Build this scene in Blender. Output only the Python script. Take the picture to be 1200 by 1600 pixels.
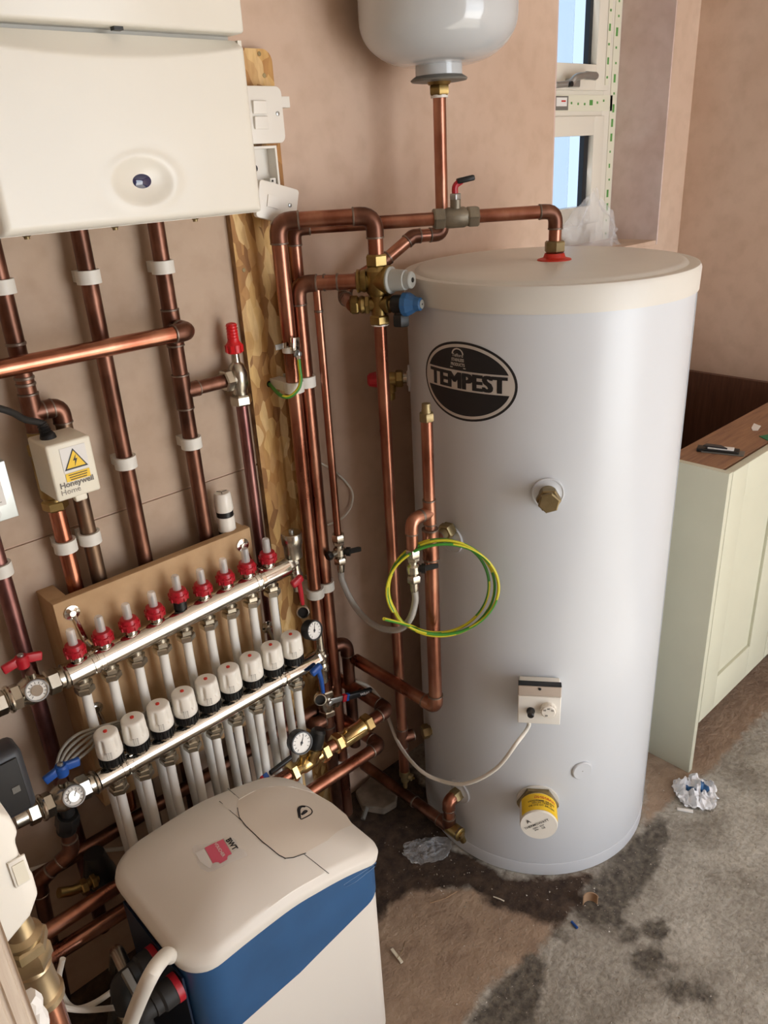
import bpy, bmesh, math, random
from mathutils import Vector, Matrix, noise
random.seed(7)
for o in list(bpy.data.objects): bpy.data.objects.remove(o)
SC = bpy.context.scene
COL = SC.collection
PI = math.pi
V = Vector
# ------------------------------------------------------------------ camera
F = 1228.0; H = 1.56
_dn = V((759-600, 3525-800, F)).normalized()
_x = V((2063-600, 161-800, F)); _x = (_x - _dn*_x.dot(_dn)).normalized()
_y = (-_dn).cross(_x)
RX, RY, RZ = _x, _y, -_dn            # world axes in camera coordinates (right, down, forward)
right = V((RX.x, RY.x, RZ.x)); down = V((RX.y, RY.y, RZ.y)); fwd = V((RX.z, RY.z, RZ.z))
cd = bpy.data.cameras.new('camera'); cam = bpy.data.objects.new('camera', cd); COL.objects.link(cam)
cd.sensor_fit = 'HORIZONTAL'; cd.sensor_width = 36; cd.lens = 36*F/1200; cd.clip_start = .02
cam.matrix_world = Matrix((
    (right.x, -down.x, -fwd.x, 0), (right.y, -down.y, -fwd.y, 0), (right.z, -down.z, -fwd.z, H), (0, 0, 0, 1)))
SC.camera = cam
# ------------------------------------------------------------------ world, sun, exposure
w = bpy.data.worlds.new('world'); SC.world = w; w.use_nodes = True
wb = w.node_tree.nodes['Background']; wb.inputs[0].default_value = (.60, .78, 1.0, 1); wb.inputs[1].default_value = 1.25
sd = bpy.data.lights.new('sun', 'SUN'); sd.energy = 26; sd.angle = .012; sd.color = (1, .97, .93)
sun = bpy.data.objects.new('sun', sd); COL.objects.link(sun)
sun.rotation_euler = (V((-.12, 1, -.90)).normalized()).to_track_quat('-Z', 'Y').to_euler()
ad = bpy.data.lights.new('doorway_daylight', 'AREA'); ad.shape = 'RECTANGLE'; ad.size = 1.6; ad.size_y = 2.0; ad.energy = 50
ad.color = (.93, .96, 1.0)
al = bpy.data.objects.new('doorway_daylight', ad); COL.objects.link(al)
al.location = (1.55, -2.15, 1.06); al.rotation_euler = (PI/2, 0, 0)
SC.view_settings.view_transform = 'Standard'; SC.view_settings.look = 'None'
SC.view_settings.exposure = 0.0; SC.view_settings.gamma = 1; SC.view_settings.use_curve_mapping = False

# ------------------------------------------------------------------ helpers: pixel -> point on a real plane
CAM = V((0, 0, H))
def ray(px, py): return right*(px-600) + down*(py-800) + fwd*F
def U(px, py, x=None, y=None, z=None):
    d = ray(px, py)
    t = x/d.x if x is not None else (y/d.y if y is not None else (z-H)/d.z)
    return CAM + d*t
def ZA(x, y, py):
    a = V((x, y, -H)); k = (py-800)/F
    # (a+z*ez).down = k*(a+z*ez).fwd
    return (k*a.dot(fwd) - a.dot(down))/(down.z - k*fwd.z)
def VP(px, y, py): p = U(px, py, y=y); return p.x
TCX, TCY, TR = 1.337, .962, .281
def CY(px, py, r=TR):
    d = ray(px, py); a = d.x**2+d.y**2; b = -2*(d.x*TCX+d.y*TCY); c = TCX**2+TCY**2-r*r
    D = max(0, b*b-4*a*c); return CAM + d*((-b-D**.5)/2/a)

# ------------------------------------------------------------------ mesh builder
def frame(d):
    d = d.normalized(); u = d.orthogonal().normalized() if abs(d.z) > .95 else V((0, 0, 1)).cross(d).normalized()
    return d, u, d.cross(u)
class MB:
    def __init__(s): s.v = []; s.f = []; s.m = []; s.k = 0
    def mat(s, k): s.k = k; return s
    def add(s, vs, fs):
        b = len(s.v); s.v += [V(v) for v in vs]; s.f += [[b+i for i in f] for f in fs]; s.m += [s.k]*len(fs); return s
    def box(s, c, d, R=None, bev=0):
        hx, hy, hz = d[0]/2, d[1]/2, d[2]/2
        if bev <= 0:
            vs = [V((x*hx, y*hy, z*hz)) for x in (-1, 1) for y in (-1, 1) for z in (-1, 1)]
            fs = [(0, 1, 3, 2), (4, 6, 7, 5), (0, 4, 5, 1), (2, 3, 7, 6), (0, 2, 6, 4), (1, 5, 7, 3)]
        else:
            bm = bmesh.new(); bmesh.ops.create_cube(bm, size=1)
            for v in bm.verts: v.co = V((v.co.x*d[0], v.co.y*d[1], v.co.z*d[2]))
            bmesh.ops.bevel(bm, geom=bm.edges[:], offset=bev, segments=3, profile=.5, affect='EDGES', clamp_overlap=True)
            bm.verts.ensure_lookup_table(); vs = [v.co.copy() for v in bm.verts]; fs = [[v.index for v in f.verts] for f in bm.faces]; bm.free()
        if R is not None: vs = [R @ v for v in vs]
        return s.add([V(c)+v for v in vs], fs)
    def ring(s, c, u, w, r, n, ph=0): return [c + u*(math.cos(2*PI*i/n+ph)*r) + w*(math.sin(2*PI*i/n+ph)*r) for i in range(n)]
    def lathe(s, c, d, prof, n=24, ph=0):      # prof: (distance along d, radius)
        d, u, w_ = frame(V(d)); c = V(c); vs = []; fs = []
        for (t, r) in prof: vs += s.ring(c+d*t, u, w_, max(r, 1e-5), n, ph)
        for j in range(len(prof)-1):
            for i in range(n): fs.append((j*n+i, j*n+(i+1) % n, (j+1)*n+(i+1) % n, (j+1)*n+i))
        if prof[0][1] > 1e-4: fs.append(tuple(reversed(range(n))))
        if prof[-1][1] > 1e-4: fs.append(tuple(range((len(prof)-1)*n, len(prof)*n)))
        return s.add(vs, fs)
    def cyl(s, a, b, r, r2=None, n=20):
        a = V(a); b = V(b); r2 = r if r2 is None else r2
        return s.lathe(a, b-a, [(0, r), ((b-a).length, r2)], n)
    def hexn(s, a, b, r, ph=0):               # chamfered hexagon nut
        a = V(a); b = V(b); L = (b-a).length; c = min(L*.16, .003)
        return s.lathe(a, b-a, [(0, r*.88), (c, r), (L-c, r), (L, r*.88)], 6, ph)
    def tube(s, pts, r, n=14, cap=True, closed=False):
        pts = [V(p) for p in pts]; m = len(pts); rr = r if isinstance(r, (list, tuple)) else [r]*m
        T = []
        for i in range(m):
            a = pts[(i-1) % m] if (i > 0 or closed) else pts[0]; b = pts[(i+1) % m] if (i < m-1 or closed) else pts[-1]
            T.append((b-a).normalized())
        _, u, w_ = frame(T[0]); vs = []; fs = []
        for i in range(m):
            if i:
                q = T[i-1].rotation_difference(T[i]); u = q @ u
            u = (u - T[i]*u.dot(T[i])).normalized(); w_ = T[i].cross(u)
            vs += s.ring(pts[i], u, w_, rr[i], n)
        for j in range(m if closed else m-1):
            k = (j+1) % m
            for i in range(n): fs.append((j*n+i, j*n+(i+1) % n, k*n+(i+1) % n, k*n+i))
        if cap and not closed: fs.append(tuple(reversed(range(n)))); fs.append(tuple(range((m-1)*n, m*n)))
        return s.add(vs, fs)
    def prism(s, poly, off):                   # poly: coplanar 3-D points, off: extrusion vector
        n = len(poly); vs = [V(p) for p in poly]+[V(p)+V(off) for p in poly]
        fs = [tuple(reversed(range(n))), tuple(range(n, 2*n))]+[(i, (i+1) % n, n+(i+1) % n, n+i) for i in range(n)]
        return s.add(vs, fs)
    def sphere(s, c, r, n=12, sc=(1, 1, 1)):
        c = V(c); prof = []; vs = []; fs = []; m = n//2
        for j in range(m+1):
            a = -PI/2+PI*j/m
            for i in range(n): vs.append(c+V((math.cos(a)*math.cos(2*PI*i/n)*r*sc[0], math.cos(a)*math.sin(2*PI*i/n)*r*sc[1], math.sin(a)*r*sc[2])))
        for j in range(m):
            for i in range(n): fs.append((j*n+i, j*n+(i+1) % n, (j+1)*n+(i+1) % n, (j+1)*n+i))
        return s.add(vs, fs)
    def build(s, name, mats, parent=None, smooth=35, bevel=0):
        me = bpy.data.meshes.new(name); me.from_pydata([tuple(v) for v in s.v], [], s.f)
        if not isinstance(mats, (list, tuple)): mats = [mats]
        for m in mats: me.materials.append(m)
        bm = bmesh.new(); bm.from_mesh(me)
        for f, k in zip(bm.faces, s.m): f.material_index = k
        bmesh.ops.remove_doubles(bm, verts=bm.verts, dist=1e-6)
        bmesh.ops.recalc_face_normals(bm, faces=bm.faces)
        if bevel: bmesh.ops.bevel(bm, geom=[e for e in bm.edges if len(e.link_faces) == 2 and e.calc_face_angle(0) > .5], offset=bevel, segments=2, profile=.5, affect='EDGES', clamp_overlap=True)
        bm.to_mesh(me); bm.free()
        if smooth:
            me.shade_smooth(); me.set_sharp_from_angle(angle=math.radians(smooth))
        o = bpy.data.objects.new(name, me); COL.objects.link(o); attach(o, parent); return o
def attach(o, parent):
    if parent is not None:
        o.parent = parent
        if parent.type == 'EMPTY': o.matrix_parent_inverse = Matrix.Translation(-parent.location)
def tag(o, label, cat, group=None, kind=None):
    o['label'] = label; o['category'] = cat
    if group: o['group'] = group
    if kind: o['kind'] = kind
    return o
def thing(name, label, cat, loc, group=None):
    o = bpy.data.objects.new(name, None); COL.objects.link(o); o.location = V(loc); o.empty_display_size = .02
    return tag(o, label, cat, group)
def struct(o): o['kind'] = 'structure'; return o
def arc_path(pts, R, n=6):
    pts = [V(p) for p in pts]; out = [pts[0]]; arcs = []
    for i in range(1, len(pts)-1):
        a = (pts[i-1]-pts[i]); b = (pts[i+1]-pts[i]); la, lb = a.length, b.length; a.normalize(); b.normalize()
        ang = a.angle(b); L = min(R/math.tan(ang/2), la*.49, lb*.49) if ang < 3.1 else 0
        if L <= 1e-5: out.append(pts[i]); continue
        P0 = pts[i]+a*L; P1 = pts[i]+b*L; q = []
        for k in range(n+1):
            t = k/n; q.append(P0*(1-t)**2+pts[i]*2*t*(1-t)+P1*t*t)
        out += q; arcs.append((q, a, b))
    out.append(pts[-1]); return out, arcs
def smooth_path(pts, n=8):
    pts = [V(p) for p in pts]; P = [pts[0]*2-pts[1]]+pts+[pts[-1]*2-pts[-2]]; out = []
    for i in range(1, len(P)-2):
        for k in range(n):
            t = k/n; a, b, c, d = P[i-1], P[i], P[i+1], P[i+2]
            out.append(.5*((2*b)+(c-a)*t+(2*a-5*b+4*c-d)*t*t+(3*b-a-3*c+d)*t**3))
    out.append(pts[-1]); return out

# ------------------------------------------------------------------ materials
def srgb(h):
    c = [int(h[i:i+2], 16)/255 for i in (0, 2, 4)]
    return tuple(x/12.92 if x <= .04045 else ((x+.055)/1.055)**2.4 for x in c)+(1,)
def new_mat(name):
    m = bpy.data.materials.new(name); m.use_nodes = True; nt = m.node_tree; return m, nt, nt.nodes['Principled BSDF']
def plain(name, hexc, rough=.5, metal=0, spec=.5, coat=0, bump=0, bscale=200, var=0, vscale=8):
    m, nt, b = new_mat(name); c = srgb(hexc); b.inputs['Base Color'].default_value = c
    b.inputs['Roughness'].default_value = rough; b.inputs['Metallic'].default_value = metal
    b.inputs['Specular IOR Level'].default_value = spec; b.inputs['Coat Weight'].default_value = coat
    tc = nt.nodes.new('ShaderNodeTexCoord')
    if bump:
        n = nt.nodes.new('ShaderNodeTexNoise'); n.inputs['Scale'].default_value = bscale; nt.links.new(tc.outputs['Object'], n.inputs['Vector'])
        bp = nt.nodes.new('ShaderNodeBump'); bp.inputs['Strength'].default_value = bump; bp.inputs['Distance'].default_value = .002
        nt.links.new(n.outputs['Fac'], bp.inputs['Height']); nt.links.new(bp.outputs['Normal'], b.inputs['Normal'])
    if var:
        n = nt.nodes.new('ShaderNodeTexNoise'); n.inputs['Scale'].default_value = vscale; n.inputs['Detail'].default_value = 5
        nt.links.new(tc.outputs['Object'], n.inputs['Vector'])
        r = nt.nodes.new('ShaderNodeValToRGB'); r.color_ramp.elements[0].position = .3; r.color_ramp.elements[1].position = .7
        r.color_ramp.elements[0].color = tuple(x*(1-var) for x in c[:3])+(1,); r.color_ramp.elements[1].color = tuple(min(1, x*(1+var*.6)) for x in c[:3])+(1,)
        nt.links.new(n.outputs['Fac'], r.inputs['Fac']); nt.links.new(r.outputs['Color'], b.inputs['Base Color'])
    return m
def ramp_mat(name, stops, scale=(1, 1, 1), nscale=5, detail=6, rough=.6, metal=0, bump=0, bscale=None, distort=0, roughvar=0, bdist=.002):
    m, nt, b = new_mat(name); tc = nt.nodes.new('ShaderNodeTexCoord'); mp = nt.nodes.new('ShaderNodeMapping')
    mp.inputs['Scale'].default_value = scale; nt.links.new(tc.outputs['Object'], mp.inputs['Vector'])
    n = nt.nodes.new('ShaderNodeTexNoise'); n.inputs['Scale'].default_value = nscale; n.inputs['Detail'].default_value = detail; n.inputs['Distortion'].default_value = distort
    nt.links.new(mp.outputs['Vector'], n.inputs['Vector'])
    r = nt.nodes.new('ShaderNodeValToRGB'); els = r.color_ramp.elements
    while len(els) < len(stops): els.new(.5)
    for e, (p, c) in zip(els, stops): e.position = p; e.color = srgb(c)
    nt.links.new(n.outputs['Fac'], r.inputs['Fac']); nt.links.new(r.outputs['Color'], b.inputs['Base Color'])
    b.inputs['Roughness'].default_value = rough; b.inputs['Metallic'].default_value = metal
    if roughvar:
        mr = nt.nodes.new('ShaderNodeMapRange'); mr.inputs['To Min'].default_value = rough-roughvar; mr.inputs['To Max'].default_value = rough+roughvar
        nt.links.new(n.outputs['Fac'], mr.inputs['Value']); nt.links.new(mr.outputs['Result'], b.inputs['Roughness'])
    if bump:
        n2 = nt.nodes.new('ShaderNodeTexNoise'); n2.inputs['Scale'].default_value = bscale or nscale*4; n2.inputs['Detail'].default_value = 6
        nt.links.new(mp.outputs['Vector'], n2.inputs['Vector'])
        bp = nt.nodes.new('ShaderNodeBump'); bp.inputs['Strength'].default_value = bump; bp.inputs['Distance'].default_value = bdist
        nt.links.new(n2.outputs['Fac'], bp.inputs['Height']); nt.links.new(bp.outputs['Normal'], b.inputs['Normal'])
    return m
M = {}
M['copper'] = ramp_mat('copper', [(.3, '7A4836'), (.5, '9E6A56'), (.68, 'B8866E')], nscale=9, scale=(2, 2, 1), rough=.3, metal=.97, roughvar=.1)
M['copper_bright'] = ramp_mat('copper_bright', [(.3, 'A86650'), (.5, 'BC7E66'), (.7, 'D0987E')], nscale=9, scale=(2, 2, 1), rough=.24, metal=1, roughvar=.06)
M['copper_old'] = ramp_mat('copper_old', [(.3, '50382E'), (.5, '714E40'), (.7, '946A58')], nscale=11, scale=(2, 2, 1), rough=.38, metal=.95, roughvar=.1)
M['copper_grey'] = ramp_mat('copper_grey', [(.3, '5C4A40'), (.5, '7C6654'), (.7, '8A7058')], nscale=11, scale=(2, 2, 1), rough=.42, metal=.9, roughvar=.1)
M['copper_purple'] = ramp_mat('copper_purple', [(.3, '523838'), (.5, '7A5250'), (.7, '976E68')], nscale=9, scale=(2, 2, 1), rough=.34, metal=.95)
M['solder'] = plain('solder', '85766A', .45, .8, var=.3, vscale=60)
M['brass'] = ramp_mat('brass', [(.3, '7E6A40'), (.6, 'AE9662')], nscale=14, rough=.36, metal=1, bump=.1, bscale=300)
M['brass_pale'] = ramp_mat('brass_pale', [(.3, '97845C'), (.6, 'BCA888')], nscale=20, rough=.38, metal=.95)
M['brass_bright'] = ramp_mat('brass_bright', [(.3, 'A88C54'), (.6, 'CDB27C')], nscale=14, rough=.25, metal=1)
M['brass_dull'] = ramp_mat('brass_dull', [(.3, '7A6A4C'), (.6, '9A8A66')], nscale=18, rough=.48, metal=.9, bump=.15, bscale=300)
M['chrome'] = plain('chrome', 'D6D2CA', .09, 1)
M['nickel'] = ramp_mat('nickel', [(.3, '9C968A'), (.6, 'C4BEB0')], nscale=15, rough=.26, metal=1)
M['cast_grey'] = plain('cast_grey', '8C8474', .5, .75, var=.2, vscale=40, bump=.2, bscale=400)
M['steel'] = plain('steel', 'B4B8B8', .32, .9, var=.1)
M['zinc'] = plain('zinc', 'C2C8C8', .38, .7, var=.12, vscale=20)
M['white_plastic'] = plain('white_plastic', 'E9E5DC', .38)
M['cap_white'] = plain('cap_white', 'EEE9DE', .3)
M['pex'] = plain('pex', 'E8E6DF', .34)
M['clip_white'] = plain('clip_white', 'E0DDD4', .45)
M['boiler_white'] = plain('boiler_white', 'E2DED2', .28, var=.03, vscale=6)
M['enamel'] = plain('enamel', 'C6CACC', .14, coat=.5)
M['tank'] = plain('tank', 'CDD1D6', .3, var=.02, vscale=4)
M['tank_lid'] = plain('tank_lid', 'D6D3CB', .4, var=.06, vscale=5)
M['thermo_tan'] = plain('thermo_tan', 'BDAEA0', .45)
M['cream'] = plain('cream', 'E9E3D0', .4)
M['softener_white'] = plain('softener_white', 'E4DED4', .45, bump=.05, bscale=600)
M['softener_hatch'] = plain('softener_hatch', 'DED3C4', .5, bump=.05, bscale=600)
M['soft_blue'] = plain('soft_blue', '2E5A88', .35, var=.12, vscale=14)
M['soft_dark'] = plain('soft_dark', '10233A', .4)
M['black'] = plain('black', '161616', .4)
M['black_rubber'] = plain('black_rubber', '1E1D1C', .6)
M['dark_grey'] = plain('dark_grey', '33353A', .45)
M['dull_grey'] = plain('dull_grey', '6E6C66', .5)
M['knob_grey'] = plain('knob_grey', 'A9ABA6', .4)
M['red'] = plain('red', 'B01828', .35)
M['red_bright'] = plain('red_bright', 'D01C22', .35)
M['blue'] = plain('blue', '1C4E9C', .35)
M['blue_dull'] = plain('blue_dull', '2C5C8C', .4)
M['blue_lens'] = plain('blue_lens', '0A1A4A', .08, coat=1)
M['yellow'] = plain('yellow', 'F2C81C', .5)
M['pink'] = plain('pink', 'E0637C', .5)
M['ink'] = plain('ink', '17171A', .5)
M['ink_grey'] = plain('ink_grey', '77726A', .6)
M['ink_soft'] = plain('ink_soft', '9A948A', .6)
M['paper'] = plain('paper', 'E8E6E2', .7)
M['dial'] = plain('dial', 'EEEBE4', .4)
M['seal_red'] = plain('seal_red', 'C8301E', .5)
M['green_print'] = plain('green_print', '5C9A4A', .6)
M['green_card'] = plain('green_card', '1E7A54', .5)
M['earth_yellow'] = plain('earth_yellow', 'CFC62E', .4)
M['earth_green'] = plain('earth_green', '3E8A30', .4)
M['cable_white'] = plain('cable_white', 'E6E1D6', .45)
M['cable_grey'] = plain('cable_grey', '9C978C', .5)
M['upvc'] = plain('upvc', 'E6E0D2', .25)
M['spacer'] = plain('spacer', '15171C', .5)
M['sage'] = plain('sage', 'CACAB6', .5, var=.03)
M['sage_side'] = M['sage']
M['mdf'] = ramp_mat('mdf', [(.3, 'B08E66'), (.7, 'C4A27A')], nscale=18, rough=.75, bump=.1, bscale=400)
M['silver_label'] = plain('silver_label', 'CBC5BE', .35, .15)
def wood(name, a, b, sc, rough=.5, bands=8, bump=.1):
    m, nt, bs = new_mat(name); tc = nt.nodes.new('ShaderNodeTexCoord'); mp = nt.nodes.new('ShaderNodeMapping'); mp.inputs['Scale'].default_value = sc
    nt.links.new(tc.outputs['Object'], mp.inputs['Vector']); n = nt.nodes.new('ShaderNodeTexNoise'); n.inputs['Scale'].default_value = bands; n.inputs['Detail'].default_value = 8; n.inputs['Roughness'].default_value = .65
    nt.links.new(mp.outputs['Vector'], n.inputs['Vector']); r = nt.nodes.new('ShaderNodeValToRGB'); r.color_ramp.elements[0].position = .3; r.color_ramp.elements[1].position = .7
    r.color_ramp.elements[0].color = srgb(a); r.color_ramp.elements[1].color = srgb(b); nt.links.new(n.outputs['Fac'], r.inputs['Fac']); nt.links.new(r.outputs['Color'], bs.inputs['Base Color'])
    bs.inputs['Roughness'].default_value = rough
    bp = nt.nodes.new('ShaderNodeBump'); bp.inputs['Strength'].default_value = bump; bp.inputs['Distance'].default_value = .001
    nt.links.new(n.outputs['Fac'], bp.inputs['Height']); nt.links.new(bp.outputs['Normal'], bs.inputs['Normal']); return m
M['walnut_x'] = wood('walnut_x', '7A5542', 'A8805F', (1, 12, 12))
M['walnut_z'] = wood('walnut_z', '4A3024', '6A4634', (12, 12, 1))
M['ribbed_wood'] = wood('ribbed_wood', 'C4B09C', 'E0D2C0', (20, 20, 1))
M['card_brown'] = plain('card_brown', 'A8886A', .8)
def osb_mat():
    m, nt, b = new_mat('osb'); L = nt.links; tc = nt.nodes.new('ShaderNodeTexCoord')
    n = nt.nodes.new('ShaderNodeTexNoise'); n.inputs['Scale'].default_value = 9; L.new(tc.outputs['Object'], n.inputs['Vector'])
    ad_ = nt.nodes.new('ShaderNodeMixRGB'); ad_.blend_type = 'ADD'; ad_.inputs[0].default_value = .06; L.new(tc.outputs['Object'], ad_.inputs[1]); L.new(n.outputs['Color'], ad_.inputs[2])
    mp = nt.nodes.new('ShaderNodeMapping'); mp.inputs['Scale'].default_value = (62, 50, 24); mp.inputs['Rotation'].default_value = (0, .5, 0); L.new(ad_.outputs[0], mp.inputs['Vector'])
    v = nt.nodes.new('ShaderNodeTexVoronoi'); v.inputs['Scale'].default_value = 1; v.inputs['Randomness'].default_value = 1; L.new(mp.outputs[0], v.inputs['Vector'])
    r = nt.nodes.new('ShaderNodeValToRGB'); els = r.color_ramp.elements
    while len(els) < 6: els.new(.5)
    for e, (p, c) in zip(els, [(0, '8A5C30'), (.27, 'A87840'), (.38, 'C89A5A'), (.5, 'DDB674'), (.62, 'E2C088'), (.8, 'B8864A')]): e.position = p; e.color = srgb(c)
    L.new(v.outputs['Color'], r.inputs['Fac'])
    mp2 = nt.nodes.new('ShaderNodeMapping'); mp2.inputs['Scale'].default_value = (110, 70, 26); L.new(tc.outputs['Object'], mp2.inputs['Vector'])
    n2 = nt.nodes.new('ShaderNodeTexNoise'); n2.inputs['Scale'].default_value = 1; n2.inputs['Detail'].default_value = 5; L.new(mp2.outputs[0], n2.inputs['Vector'])
    mx = nt.nodes.new('ShaderNodeMixRGB'); mx.blend_type = 'MULTIPLY'; mx.inputs[0].default_value = .45
    r2 = nt.nodes.new('ShaderNodeValToRGB'); r2.color_ramp.elements[0].position = .35; r2.color_ramp.elements[1].position = .6; r2.color_ramp.elements[0].color = (.66, .56, .44, 1); r2.color_ramp.elements[1].color = (1, 1, 1, 1)
    L.new(n2.outputs['Fac'], r2.inputs['Fac']); L.new(r.outputs['Color'], mx.inputs[1]); L.new(r2.outputs['Color'], mx.inputs[2]); L.new(mx.outputs[0], b.inputs['Base Color'])
    b.inputs['Roughness'].default_value = .6
    bp = nt.nodes.new('ShaderNodeBump'); bp.inputs['Strength'].default_value = .5; bp.inputs['Distance'].default_value = .002; L.new(v.outputs['Distance'], bp.inputs['Height']); L.new(bp.outputs['Normal'], b.inputs['Normal'])
    return m
M['osb'] = osb_mat()
M['osb_edge'] = ramp_mat('osb_edge', [(.35, '6A4C30'), (.65, 'A8845A')], nscale=60, scale=(1, 1, .4), rough=.85, bump=.5, bscale=200)
def plaster(name, a, b, c, sc=2.2):
    m, nt, bs = new_mat(name); L = nt.links; tc = nt.nodes.new('ShaderNodeTexCoord')
    n = nt.nodes.new('ShaderNodeTexNoise'); n.inputs['Scale'].default_value = sc; n.inputs['Detail'].default_value = 6; n.inputs['Distortion'].default_value = .6; L.new(tc.outputs['Object'], n.inputs['Vector'])
    r = nt.nodes.new('ShaderNodeValToRGB'); els = r.color_ramp.elements; els.new(.5)
    for e, (p, k) in zip(els, [(.3, a), (.52, b), (.72, c)]): e.position = p; e.color = srgb(k)
    L.new(n.outputs['Fac'], r.inputs['Fac'])
    mp = nt.nodes.new('ShaderNodeMapping'); mp.inputs['Scale'].default_value = (14, 14, 14); L.new(tc.outputs['Object'], mp.inputs['Vector'])
    n2 = nt.nodes.new('ShaderNodeTexNoise'); n2.inputs['Scale'].default_value = 1.6; n2.inputs['Detail'].default_value = 8; L.new(mp.outputs[0], n2.inputs['Vector'])
    r2 = nt.nodes.new('ShaderNodeValToRGB'); r2.color_ramp.elements[0].position = .28; r2.color_ramp.elements[0].color = (.88, .86, .83, 1); r2.color_ramp.elements[1].position = .55; r2.color_ramp.elements[1].color = (1, 1, 1, 1)
    L.new(n2.outputs['Fac'], r2.inputs['Fac']); mx = nt.nodes.new('ShaderNodeMixRGB'); mx.blend_type = 'MULTIPLY'; mx.inputs[0].default_value = .8
    L.new(r.outputs['Color'], mx.inputs[1]); L.new(r2.outputs['Color'], mx.inputs[2]); L.new(mx.outputs[0], bs.inputs['Base Color'])
    bs.inputs['Roughness'].default_value = .72; bs.inputs['Specular IOR Level'].default_value = .3
    bp = nt.nodes.new('ShaderNodeBump'); bp.inputs['Strength'].default_value = .25; bp.inputs['Distance'].default_value = .002; L.new(n2.outputs['Fac'], bp.inputs['Height']); L.new(bp.outputs['Normal'], bs.inputs['Normal'])
    return m
M['plaster'] = plaster('plaster', 'C4A893', 'CDB29D', 'D6BDA9')
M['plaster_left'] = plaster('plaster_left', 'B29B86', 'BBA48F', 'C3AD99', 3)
M['plaster_reveal'] = plaster('plaster_reveal', 'CDB3A8', 'D8C2BA', 'E0D0CA', 4)
M['ceiling_white'] = plain('ceiling_white', 'D8CCC0', .8)
def glass_mat(name, rough=0, color=(1, 1, 1, 1), trans=1):
    m, nt, b = new_mat(name); b.inputs['Transmission Weight'].default_value = trans; b.inputs['Roughness'].default_value = rough; b.inputs['Base Color'].default_value = color; b.inputs['IOR'].default_value = 1.45; return m
M['glass'] = glass_mat('glass', .0)
M['frosted'] = glass_mat('frosted', .25, (.9, .96, 1, 1))
def thin_plastic():
    m, nt, b = new_mat('thin_plastic'); b.inputs['Base Color'].default_value = (.9, .92, .95, 1); b.inputs['Roughness'].default_value = .12; b.inputs['Alpha'].default_value = .26; return m
M['thin_plastic'] = thin_plastic()
def hose_mat():
    m, nt, b = new_mat('clear_hose'); b.inputs['Base Color'].default_value = srgb('C8C4BC'); b.inputs['Roughness'].default_value = .15; b.inputs['Alpha'].default_value = .6; return m
M['hose'] = hose_mat()
def clear_mat():
    m, nt, b = new_mat('clear_plastic'); b.inputs['Base Color'].default_value = (.92, .9, .86, 1); b.inputs['Roughness'].default_value = .06; b.inputs['Alpha'].default_value = .42; b.inputs['Specular IOR Level'].default_value = .9; return m
M['clear'] = clear_mat()
def braid():
    m, nt, b = new_mat('braided_steel'); tc = nt.nodes.new('ShaderNodeTexCoord'); v = nt.nodes.new('ShaderNodeTexVoronoi'); v.inputs['Scale'].default_value = 420
    nt.links.new(tc.outputs['Object'], v.inputs['Vector']); r = nt.nodes.new('ShaderNodeValToRGB'); r.color_ramp.elements[0].color = srgb('8A857C'); r.color_ramp.elements[1].color = srgb('4A463F')
    nt.links.new(v.outputs['Distance'], r.inputs['Fac']); nt.links.new(r.outputs['Color'], b.inputs['Base Color']); b.inputs['Metallic'].default_value = .8; b.inputs['Roughness'].default_value = .4; return m
M['braid'] = braid()
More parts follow.
